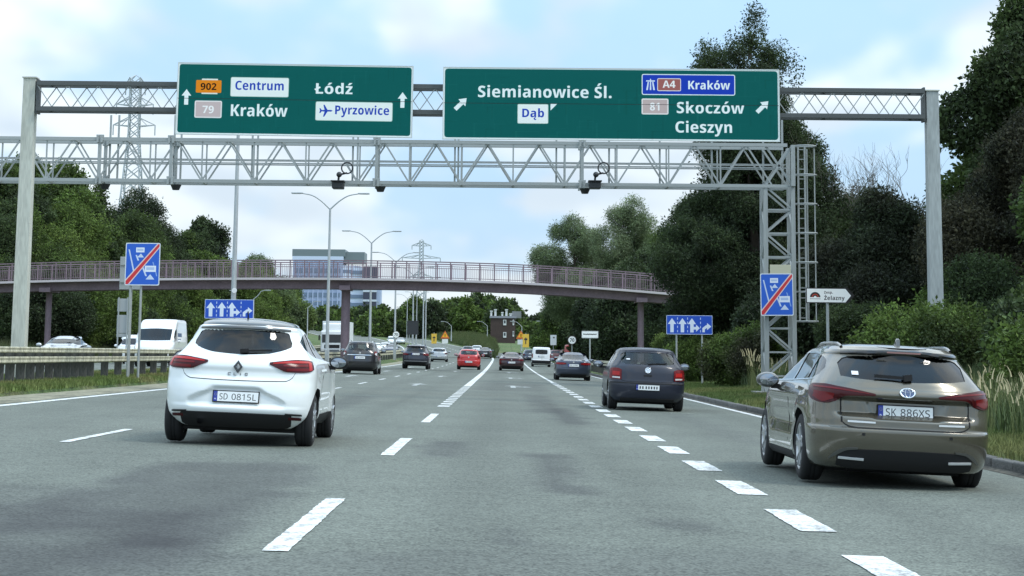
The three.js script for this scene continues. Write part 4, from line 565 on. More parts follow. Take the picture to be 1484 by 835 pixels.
{ // office tower: curved right wing, glass bands between pale spandrels
  const s = 900, a = at(425, 362, s), b = at(497, 362, s), c = at(526, 372, s), y0 = 8, D = 22, fl = 3.6;
  const o = thing('office_tower', 'pale blue glass office tower with dark roof storey behind the footbridge', 'building', V(0, y0, -s));
  const wall = std(lin(0.38, 0.45, 0.62), 0.6), white = std(lin(0.58, 0.65, 0.80), 0.6), glass = std(lin(0.16, 0.22, 0.32), 0.15), top = std(lin(0.17, 0.21, 0.225), 0.5);
  const yTop = at(425, 377, s).y - y0, xa = a.x, xb = b.x, xc = c.x;
  mesh('wall', box(xb - xa, yTop, D, (xa + xb) / 2, yTop / 2, -D / 2), wall, o);
  const wing = new THREE.CylinderGeometry((xc - xa) * 0.30, (xc - xa) * 0.30, yTop - 2.2, 28).translate(xb - 1.5, (yTop - 2.2) / 2, -D * 0.45); mesh('round_wing', wing, white, o); const flat = box(xc - xb + 1, yTop - 3, D * 0.8, (xb + xc) / 2, (yTop - 3) / 2, -D * 0.5); mesh('side_wing', flat, white, o);
  const nf = Math.floor(yTop / fl);
  for (let i = 1; i < nf; i++) { const y = i * fl + 1.2; mesh('window_band', box(xb - xa - 1.6, 1.9, 0.3, (xa + xb) / 2 - 0.2, y, 0.1), glass, o); mesh('window_band', new THREE.CylinderGeometry((xc - xa) * 0.303, (xc - xa) * 0.303, 1.5, 28, 1).translate(xb - 1.5, y - 0.3, -D * 0.45), glass, o); mesh('window_band', box(xc - xb - 1, 1.6, 0.3, (xb + xc) / 2 + 0.6, y - 0.6, -D * 0.1 + 0.1), glass, o); }
  for (let i = 0; i <= 9; i++) mesh('pilaster', box(0.5, yTop, 0.5, lerp(xa + 0.4, xb - 2, i / 9), yTop / 2, 0.26), wall, o);
  mesh('parapet', box(xb - xa + 0.6, 1.8, D + 0.6, (xa + xb) / 2, yTop + 0.9, -D / 2), white, o);
  const ty = at(425, 361, s).y - y0; mesh('roof_storey', box(xb - xa + 1.4, ty - yTop - 1.8, D, (xa + xb) / 2 + 0.3, (ty + yTop + 1.8) / 2, -D / 2 + 0.3), top, o); const ry = at(515, 365, s).y - y0; mesh('roof_storey', box(xc - xb + 3, 4.6, D * 0.8, (xb + xc) / 2 - 1, ry - 2.3, -D * 0.5), top, o);
  const d0 = at(527, 386, s), d1 = at(546, 386, s), o2 = thing('dark_tower', 'narrow dark office block with white bands right of the glass tower', 'building', V((d0.x + d1.x) / 2, y0, -s)), hh = d0.y - y0, w = d1.x - d0.x; mesh('wall', box(w, hh, 12, 0, hh / 2, -6), std(lin(0.05, 0.055, 0.09), 0.3), o2); for (let i = 1; i < Math.floor(hh / 4.2); i++) mesh('band', box(w + 0.3, 0.9, 12.3, 0, i * 4.2, -6), std(lin(0.55, 0.6, 0.68), 0.6), o2);
  mesh('side_block', box(w * 0.4, hh * 0.8, 10, w * 0.62, hh * 0.4, -6), wall, o2);
}
{ // brick house beyond the gore
  const s = 480, a = at(711, 461, s), b = at(747, 461, s), yb = rise(s) - 1, h = a.y - yb, w = b.x - a.x, o = thing('brick_building', 'dark brick house with a flat parapet and pale rooftop stacks beyond the bend', 'building', V((a.x + b.x) / 2, yb, -s));
  const brick = new THREE.MeshStandardMaterial({ color: lin(0.07, 0.048, 0.042), map: galvTex, roughness: 0.9 }), pale = std(lin(0.62, 0.63, 0.62), 0.8);
  mesh('wall', box(w, h, 7, 0, h / 2, -3.5), brick, o); mesh('cornice', box(w + 0.5, 0.5, 7.5, 0, h + 0.25, -3.5), std(lin(0.25, 0.26, 0.29), 0.7), o);
  for (const [px, py] of [[731.5, 467.5], [731.5, 485.5], [744, 467.5], [744, 484]]) { const p = at(px, py, s - 0.1), f = mesh('window', box(px > 740 ? 0.35 : 0.75, 1.3, 0.12, p.x - o.position.x, p.y - yb, 0.06), pale, o); mesh('pane', box(px > 740 ? 0.15 : 0.4, 0.7, 0.05, p.x - o.position.x, p.y - yb + 0.15, 0.13), std(lin(0.05, 0.06, 0.07), 0.2), f); }
  for (const [px, t, ww] of [[712, 451, 0.45], [718, 449, 0.5], [728, 453, 0.4], [734, 449, 0.5], [740, 455, 0.5]]) { const p = at(px, t, s); mesh('roof_stack', merge([box(ww, p.y - yb - h - 0.4, 0.5, p.x - o.position.x, (p.y - yb + h + 0.6) / 2, -0.6), box(ww * 1.5, 0.25, 0.7, p.x - o.position.x, p.y - yb, -0.6)]), pale, o); }
  mesh('attic', box(2.2, 1.6, 3, w / 2 + 0.3, h + 0.9, -4), std(lin(0.2, 0.21, 0.21), 0.8), o);
}
// ---------------------------------------------------------------- vehicles
// local axes: x right, y up, z back; origin on the road under the rear axle. A body is a stack of outlines, one for each height.
const evaluator = new Evaluator(); evaluator.attributes = ['position', 'normal']; evaluator.useGroups = true;
function mono(xs, ys) { // monotone cubic interpolation
  const n = xs.length, d = [], m = []; for (let i = 0; i < n - 1; i++) d.push((ys[i + 1] - ys[i]) / (xs[i + 1] - xs[i]));
  m.push(d[0]); for (let i = 1; i < n - 1; i++) m.push(d[i - 1] * d[i] <= 0 ? 0 : 2 * d[i - 1] * d[i] / (d[i - 1] + d[i])); m.push(d[n - 2]);
  return (x) => { if (x <= xs[0]) return ys[0]; if (x >= xs[n - 1]) return ys[n - 1]; let i = 0; while (x > xs[i + 1]) i++; const h = xs[i + 1] - xs[i], t = (x - xs[i]) / h, t2 = t * t, t3 = t2 * t; return ys[i] * (2 * t3 - 3 * t2 + 1) + h * m[i] * (t3 - 2 * t2 + t) + ys[i + 1] * (-2 * t3 + 3 * t2) + h * m[i + 1] * (t3 - t2); };
}
function shell(S) {
  const ys = S.prof.map((r) => r[0]), W = mono(ys, S.prof.map((r) => r[1])), R = mono(ys, S.prof.map((r) => r[2])), F = mono(ys, S.prof.map((r) => r[3])), belt = S.belt ?? 1.0;
  const Dr = (y) => lerp(S.dr?.[0] ?? 0.62, S.dr?.[1] ?? 0.9, sm(belt - 0.1, belt + 0.3, y)), Nr = (y) => lerp(S.nr?.[0] ?? 2.9, S.nr?.[1] ?? 2.5, sm(belt - 0.1, belt + 0.3, y));
  const Df = (y) => lerp(0.95, S.dfTop ?? 0.7, sm(belt - 0.1, belt + 0.1, y)), Nf = (y) => lerp(2.3, 2.7, sm(belt - 0.1, belt + 0.1, y));
  const sc = S.sculpt || (() => 0);
  const side = (z, y) => { const c = S.crease ? S.crease(z, y) : 0; return c; };
  const o = { S, W, R, F, y0: ys[0], y1: ys[ys.length - 1] };
  o.rearX = (x, y) => { const w = W(y), t = Math.min(1, Math.abs(x) / w), n = Nr(y); return R(y) - Dr(y) * (1 - Math.pow(1 - Math.pow(t, n), 1 / n)) + sc(x, y) * sm(1, 0.8, t); };
  o.sideZ = (z, y) => { const w = W(y), n = Nr(y), a = (z - (R(y) - Dr(y))) / Dr(y), nf = Nf(y), b = ((F(y) + Df(y)) - z) / Df(y); let k = 1; if (a > 0) k = Math.pow(Math.max(0, 1 - Math.pow(a, n)), 1 / n); if (b > 0) k = Math.min(k, Math.pow(Math.max(0, 1 - Math.pow(b, nf)), 1 / nf)); return w * k + side(z, y) * k; };
  o.frontX = (x, y) => { const w = W(y), t = Math.min(1, Math.abs(x) / w), n = Nf(y); return F(y) + Df(y) * (1 - Math.pow(1 - Math.pow(t, n), 1 / n)); };
  o.half = (y, nr, ns, nf, inset = 0) => { // half outline from rear centre to front centre
    const p = [], w = W(y), n = Nr(y), d = Dr(y), f = Df(y), m = Nf(y), r = R(y), fr = F(y);
    for (let i = 0; i <= nr; i++) { const a = i / nr * Math.PI / 2, x = w * Math.pow(Math.sin(a), 2 / n), z = i === nr ? r - d : r - d + d * Math.pow(Math.cos(a), 2 / n); p.push([x, z + sc(x, y) * sm(1, 0.8, x / w)]); }
    const z0 = r - d, z1 = fr + f; for (let i = 1; i < ns; i++) { const z = lerp(z0, z1, i / ns); p.push([w + side(z, y), z]); }
    for (let i = nf; i >= 0; i--) { const a = i / nf * Math.PI / 2; p.push([w * Math.pow(Math.sin(a), 2 / m), fr + f - f * (i === nf ? 0 : Math.pow(Math.cos(a), 2 / m))]); }
    p[0][0] = 0; p[p.length - 1][0] = 0; return p.map(([x, z]) => [Math.max(0, x - inset * (x > 0.001 ? 1 : 0) * Math.min(1, x / 0.2)), z > (r + fr) / 2 ? z - inset : z + inset]);
  };
  const cache = new Map();
  o.q = (q, y) => { // point at arc length |q| from the rear centre line
    const key = Math.round(y * 4000); let t = cache.get(key); if (!t) { const h = o.half(y, 70, 40, 20); const L = [0]; for (let i = 1; i < h.length; i++) L.push(L[i - 1] + Math.hypot(h[i][0] - h[i - 1][0], h[i][1] - h[i - 1][1])); t = { h, L }; cache.set(key, t); }
    const a = Math.abs(q); let i = 1; while (i < t.L.length - 1 && t.L[i] < a) i++; const k = Math.min(1, (a - t.L[i - 1]) / (t.L[i] - t.L[i - 1] || 1)); return V(Math.sign(q || 1) * lerp(t.h[i - 1][0], t.h[i][0], k), y, lerp(t.h[i - 1][1], t.h[i][1], k));
  };
  o.maps = { q: o.q, rear: (x, y) => V(x, y, o.rearX(x, y)), front: (x, y) => V(x, y, o.frontX(x, y)), right: (z, y) => V(o.sideZ(z, y), y, z), left: (z, y) => V(-o.sideZ(z, y), y, z) };
  return o;
}
function loft(sh, yA, yB, NY, nr, ns, nf, inset, hr, extra = []) {
  const rows = [], ylist = range(yA, yB, (yB - yA) / NY).concat(extra.filter((y) => y > yA && y < yB)).sort((a, b) => a - b).filter((y, i, a) => !i || y - a[i - 1] > 0.002);
  for (const y of ylist) rows.push([y, sh.half(y, nr, ns, nf, inset)]);
  const top = rows[rows.length - 1], zc = (top[1][0][1] + top[1][top[1].length - 1][1]) / 2, ND = 9;
  for (let k = 1; k < ND; k++) { const a = k / ND * Math.PI / 2, r = Math.pow(Math.cos(a), 0.9); rows.push([yB + hr * Math.sin(a), top[1].map(([x, z]) => [x * r, zc + (z - zc) * r])]); }
  const n = rows[0][1].length, m = 2 * n - 2, pos = [], idx = [];
  for (const [y, h] of rows) { for (let i = 0; i < n; i++) pos.push(h[i][0], y, h[i][1]); for (let i = n - 2; i > 0; i--) pos.push(-h[i][0], y, h[i][1]); }
  for (let j = 0; j + 1 < rows.length; j++) for (let i = 0; i < m; i++) { const a = j * m + i, b = j * m + (i + 1) % m; idx.push(a, b, a + m, b, b + m, a + m); }
  const c0 = pos.length / 3; pos.push(0, rows[0][0], zc); const c1 = c0 + 1; pos.push(0, yB + hr, zc); const e = (rows.length - 1) * m;
  for (let i = 0; i < m; i++) { idx.push(c0, (i + 1) % m, i); idx.push(c1, e + i, e + (i + 1) % m); }
  const g = new THREE.BufferGeometry(); g.setAttribute('position', new THREE.Float32BufferAttribute(pos, 3)); g.setIndex(idx); g.computeVertexNormals(); return g;
}
const curveOf = (pts) => { const xs = pts.map((p) => p[0]), ys = pts.map((p) => p[1]); return pts.length > 2 ? mono(xs, ys) : (x) => lerp(ys[0], ys[1], (x - xs[0]) / (xs[1] - xs[0])); };
const outward = (f, a, y, flip) => { const e = 0.004, p = f(a, y), da = f(a + e, y).sub(f(a - e, y)), dy = f(a, y + e).sub(f(a, y - e)); return { p, n: da.cross(dy).normalize().multiplyScalar(flip) }; };
// a patch of the surface between two curves y = bot(a), y = top(a); solid when it has an inner offset
function patch(f, top, bot, na, nb, off, inner, flip = 1) {
  const T = curveOf(top), B = curveOf(bot), a0 = Math.max(top[0][0], bot[0][0]), a1 = Math.min(top[top.length - 1][0], bot[bot.length - 1][0]), pos = [], idx = [], m = nb + 1, cnt = (na + 1) * m;
  const grid = (o) => { for (let i = 0; i <= na; i++) { const a = lerp(a0, a1, i / na), t = T(a), b = Math.min(B(a), t - 0.002); for (let j = 0; j <= nb; j++) { const { p, n } = outward(f, a, lerp(b, t, j / nb), flip); p.addScaledVector(n, o); pos.push(p.x, p.y, p.z); } } };
  grid(off); const fc = flip > 0; const tri = (a, b, c) => fc ? idx.push(a, b, c) : idx.push(a, c, b);
  for (let i = 0; i < na; i++) for (let j = 0; j < nb; j++) { const a = i * m + j; tri(a, a + m, a + 1); tri(a + 1, a + m, a + m + 1); }
  if (inner !== undefined) { grid(inner); for (let i = 0; i < na; i++) for (let j = 0; j < nb; j++) { const a = cnt + i * m + j; tri(a, a + 1, a + m); tri(a + 1, a + m + 1, a + m); }
    for (let i = 0; i < na; i++) { let a = i * m, b = a + m; tri(a, a + cnt, b); tri(b, a + cnt, b + cnt); a += nb; b += nb; tri(a, b, a + cnt); tri(b, b + cnt, a + cnt); }
    for (let j = 0; j < nb; j++) { let a = j; tri(a, a + 1, a + cnt); tri(a + 1, a + 1 + cnt, a + cnt); a = na * m + j; tri(a, a + cnt, a + 1); tri(a + 1, a + cnt, a + 1 + cnt); } }
  const g = new THREE.BufferGeometry(); g.setAttribute('position', new THREE.Float32BufferAttribute(pos, 3)); g.setIndex(idx); g.computeVertexNormals(); return g;
}
const crisp = (g) => toCreasedNormals(g, 0.6);
const mirrorX = (pts) => pts.map(([a, y]) => [-a, y]).reverse();
const rubber = std(lin(0.016, 0.016, 0.017), 0.85), blackTrim = std(lin(0.008, 0.008, 0.009), 0.75), gap = std(lin(0.01, 0.01, 0.01), 0.9), chrome = std(lin(0.75, 0.76, 0.77), 0.15, 1), satin = std(lin(0.72, 0.73, 0.73), 0.35, 0.35), alloy = std(lin(0.48, 0.49, 0.5), 0.3, 0.8), alloyDark = std(lin(0.05, 0.05, 0.055), 0.4, 0.5), cabin = std(lin(0.018, 0.018, 0.02), 0.9), seatMat = std(lin(0.03, 0.03, 0.032), 0.9);
const lensRed = new THREE.MeshPhysicalMaterial({ color: lin(0.14, 0.008, 0.010), roughness: 0.2, specularIntensity: 0.55 }), lensDark = new THREE.MeshPhysicalMaterial({ color: lin(0.055, 0.005, 0.007), roughness: 0.18, specularIntensity: 0.55 }), lensBright = new THREE.MeshPhysicalMaterial({ color: lin(0.42, 0.022, 0.02), roughness: 0.2, specularIntensity: 0.55 }), lensClear = new THREE.MeshPhysicalMaterial({ color: lin(0.6, 0.58, 0.56), roughness: 0.12, clearcoat: 1 });
const glassMat = (r, g, b) => new THREE.MeshPhysicalMaterial({ color: lin(r, g, b), roughness: 0.02, transmission: 1, thickness: 0, ior: 1.5, side: THREE.DoubleSide });
const paneClear = glassMat(0.62, 0.68, 0.66), paneTint = glassMat(0.06, 0.065, 0.07), paneMid = glassMat(0.35, 0.39, 0.39);
const carPaint = (r, g, b, metal = 0, rough = 0.35) => new THREE.MeshPhysicalMaterial({ color: lin(r, g, b), roughness: rough, metalness: metal, clearcoat: 1, clearcoatRoughness: 0.04 });
const tyreGeos = new Map();
function wheel(parent, x, z, r, w, style) {
  const o = new THREE.Group(); o.name = 'wheel'; parent.add(o); o.position.set(x, r, z); const d = Math.sign(x), k = `${r},${w}`;
  if (!tyreGeos.has(k)) { const rr0 = r * 0.655; tyreGeos.set(k, { tyre: new THREE.LatheGeometry([[rr0, -w * 0.40], [rr0 + 0.02, -w / 2], [r - 0.05, -w / 2 - 0.003], [r - 0.015, -w * 0.44], [r, -w * 0.3], [r, -w * 0.12], [r - 0.008, -w * 0.11], [r - 0.008, -w * 0.07], [r, -w * 0.06], [r, w * 0.06], [r - 0.008, w * 0.07], [r - 0.008, w * 0.11], [r, w * 0.12], [r, w * 0.3], [r - 0.015, w * 0.44], [r - 0.05, w / 2 + 0.003], [rr0 + 0.02, w / 2], [rr0, w * 0.40]].map(([a, b]) => new THREE.Vector2(a, b)), 36).rotateZ(Math.PI / 2), barrel: new THREE.LatheGeometry([[rr0 + 0.012, w * 0.47], [rr0 - 0.015, w * 0.46], [rr0 - 0.03, w * 0.2], [rr0 - 0.03, -w * 0.42], [rr0 + 0.005, -w * 0.45]].map(([a, b]) => new THREE.Vector2(a, b)), 32).rotateZ(-Math.PI / 2), disc: new THREE.CylinderGeometry(rr0 - 0.04, rr0 - 0.04, 0.03, 28).rotateZ(Math.PI / 2),
    spokes: merge([...Array.from({ length: 10 }, (_, i) => { const a = (i >> 1) * Math.PI * 2 / 5 + (i % 2 ? 0.2 : -0.2); return bar(V(w * 0.34, Math.cos(a * 1) * 0.045, Math.sin(a) * 0.045), V(w * 0.43, Math.cos(a) * (rr0 - 0.01), Math.sin(a) * (rr0 - 0.01)), 0.034, 0.03); }), new THREE.CylinderGeometry(0.062, 0.07, 0.05, 16).rotateZ(Math.PI / 2).translate(w * 0.36, 0, 0)]) }); }
  const G = tyreGeos.get(k); mesh('tyre', G.tyre, rubber, o); const rim = mesh('rim', merge([G.barrel, G.spokes]), style || alloy, o); rim.scale.x = d; mesh('brake_disc', G.disc, alloyDark, o).position.x = d * w * 0.1; return o;
}
function plateArt(text) { return canvasTexture(520, 114, (c) => { c.fillStyle = '#eef0ef'; c.fillRect(0, 0, 520, 114); c.fillStyle = '#2c3f9c'; c.fillRect(0, 0, 46, 114); c.fillStyle = '#e8d44a'; for (let i = 0; i < 12; i++) { const a = i / 12 * 6.283; c.fillRect(22 + 13 * Math.cos(a), 34 + 13 * Math.sin(a), 3, 3); } fitText(c, 'PL', 12, 34, 96, 22, '#fff'); if (text) { fitText(c, text.split(' ')[0], 66, 170, 94, 96, '#17181c', ''); fitText(c, text.split(' ')[1], 206, 496, 94, 96, '#17181c', ''); } else { c.fillStyle = '#34363a'; for (let i = 0; i < 7; i++) c.fillRect(74 + i * 60 + (i > 1 ? 16 : 0), 30, 30, 58); } }); }
const plainPlate = plateArt(null);
function makeCar(S) {
  const o = thing(S.name, S.label, S.category || 'car', null, 0, S.group), sh = shell(S), paintM = S.paint, N = S.fine ? [70, 40, 18, 12] : [40, 18, 10, 8];
  const extra = S.prof.map((r) => r[0]), hr = S.hr ?? 0.05;
  let body = new Brush(loft(sh, sh.y0, sh.y1, N[0], N[1], N[2], N[3], 0, hr, extra), paintM); body.updateMatrixWorld();
  const cut = (g, m) => { const b = new Brush(g, m); b.updateMatrixWorld(); body = evaluator.evaluate(body, b, SUBTRACTION); body.updateMatrixWorld(); };
  const trackX = S.wheelX, wr = S.wr ?? 0.315, ww = S.ww ?? 0.205;
  for (const z of [0, -S.wb]) cut(new THREE.CylinderGeometry(wr + 0.045, wr + 0.045, 3, 28).rotateZ(Math.PI / 2).translate(0, wr + 0.01, z), blackTrim);
  const glass = [];
  if (S.windows) {
    if (S.hollow !== false) cut(loft(sh, S.floor ?? 0.62, sh.y1 - 0.012, 26, 16, 10, 8, 0.055, Math.max(0.01, hr - 0.03)), cabin);
    for (const w of S.windows) {
      const list = w.map === 'side' ? [['right', 1], ['left', -1]] : [[w.map, w.map === 'front' ? -1 : 1]];
      for (const [mp, fl] of list) { const f = sh.maps[mp], flip = mp === 'right' ? -1 : mp === 'left' ? 1 : fl; if (S.hollow !== false) cut(patch(f, w.top, w.bot, w.na ?? 14, 5, 0.06, -0.13, flip), blackTrim); glass.push([w, f, flip]); }
    }
  }
  const keep = mesh('body', body.geometry, body.material, o);
  for (const [w, f, flip] of glass) mesh(w.name || 'window', patch(f, w.top, w.bot, (w.na ?? 14), 5, S.hollow === false ? 0.003 : -0.006, undefined, flip), w.mat || S.glass || paneClear, o);
  const rearZ = (x, y, k = 0.01) => { const { p, n } = outward(sh.maps.rear, x, y, 1); return { p: p.addScaledVector(n, k), n }; };
  for (const p of S.patches || []) for (const sgn of p.mirror ? [1, -1] : [1]) {
    const mp = p.map === 'side' ? (sgn > 0 ? 'right' : 'left') : p.map || 'q', f = sh.maps[mp], T = mp === 'q' || mp === 'rear' || mp === 'front' ? (sgn > 0 ? p.top : mirrorX(p.top)) : p.top, B = mp === 'q' || mp === 'rear' || mp === 'front' ? (sgn > 0 ? p.bot : mirrorX(p.bot)) : p.bot;
    const flip = mp === 'right' || mp === 'front' ? -1 : 1, g = crisp(patch(f, T, B, p.na ?? 14, p.nb ?? 4, p.off ?? 0.006, -(p.deep ?? 0.02), flip)); mesh(p.name, g, p.mat, o);
  }
  for (const x of [trackX, -trackX]) for (const z of [0, -S.wb]) wheel(o, x, z, wr, ww, S.rim);
  mesh('underbody', box(1.32, 0.1, S.wb + 0.5, 0, S.prof[0][0] - 0.005, -S.wb / 2 - 0.05), blackTrim, o);
  if (S.plate) { const { p, n } = rearZ(S.plate.x || 0, S.plate.y, 0.016), h = new THREE.Group(); h.name = 'licence_plate'; o.add(h); h.position.copy(p); h.quaternion.setFromUnitVectors(V(0, 0, 1), V(0, n.y, n.z).normalize()); mesh('holder', rbox(0.545, 0.138, 0.014, 0.006, 0, 0, -0.004), blackTrim, h); const f = mesh('plate_face', new THREE.PlaneGeometry(0.52, 0.114).translate(0, 0, 0.0045), new THREE.MeshStandardMaterial({ map: S.plate.art || plainPlate, roughness: 0.45 }), h); }
  if (S.mirrors) for (const d of [1, -1]) { const [mx, my, mz] = S.mirrors, m = mesh('door_mirror', new THREE.SphereGeometry(1, 20, 14).scale(0.125, 0.082, 0.085), S.mirrorMat || paintM, o); m.position.set(d * mx, my, mz); mesh('mirror_glass', new THREE.SphereGeometry(1, 18, 8, 0, Math.PI * 2, 0, 0.5).rotateX(Math.PI / 2).scale(0.20, 0.125, 0.05).translate(0, 0, 0.034), std(lin(0.35, 0.38, 0.42), 0.05, 1), m); mesh('mirror_arm', box(0.14, 0.05, 0.06, -d * 0.11, -0.065, -0.01), blackTrim, m); }
  if (S.windows && S.hollow !== false) { // seats
    const sy = S.seatY ?? 0.95; for (const x of [-0.36, 0.36]) { mesh('front_seat', merge([rbox(0.46, 0.6, 0.14, 0.05, x, sy - 0.1, -S.wb * 0.5), rbox(0.25, 0.17, 0.1, 0.045, x, sy + 0.29, -S.wb * 0.5), box(0.1, 0.12, 0.03, x, sy + 0.2, -S.wb * 0.5)]), seatMat, o); }
    mesh('rear_bench', merge([rbox(1.14, 0.45, 0.14, 0.05, 0, sy - 0.2, -0.2), ...[-0.38, 0, 0.38].map((x) => rbox(0.24, 0.13, 0.08, 0.035, x, sy + 0.1, -0.2))]), seatMat, o);
    mesh('dashboard', rbox(1.3, 0.2, 0.4, 0.06, 0, S.dashY ?? 0.87, -S.wb * 0.80), seatMat, o); mesh('steering_wheel', new THREE.TorusGeometry(0.18, 0.016, 8, 22).rotateX(-0.4).translate(-0.36, sy + 0.02, -S.wb * 0.68), seatMat, o);
  }
  if (S.after) S.after(o, sh, rearZ);
  return o;
}
function park(o, u, s, yaw = 0, tilt = 0) { o.position.copy(on(u, s, 0.004)); const dh = rise(s + 2) - rise(s - 1); o.rotation.set(Math.atan2(dh, 3), yaw, -Math.atan(u < -13 ? 0 : FALL) - tilt, 'YXZ'); }
const line = (pts, w) => ({ top: pts.map(([a, y]) => [a, y + w / 2]), bot: pts.map(([a, y]) => [a, y - w / 2]) });
// a thin vertical-ish seam: given as y list with q as function of y is not a graph over q, so it is a slim patch
const seamV = (q0, q1, y0, y1, w) => { const lo = Math.min(q0, q1), hi = Math.max(q0, q1); return { top: [[lo - w / 2, Math.max(y0, y1)], [hi + w / 2, Math.max(y0, y1)]], bot: [[lo - w / 2, Math.min(y0, y1)], [hi + w / 2, Math.min(y0, y1)]] }; };
function textBadge(o, rearZ, text, x, y, w, h, mat) { const { p, n } = rearZ(x, y, 0.006); const art = canvasTexture(256, 40, (c) => { c.clearRect(0, 0, 256, 40); c.fillStyle = '#e9eef0'; c.fillRect(0, 0, 256, 40); }); return p; }

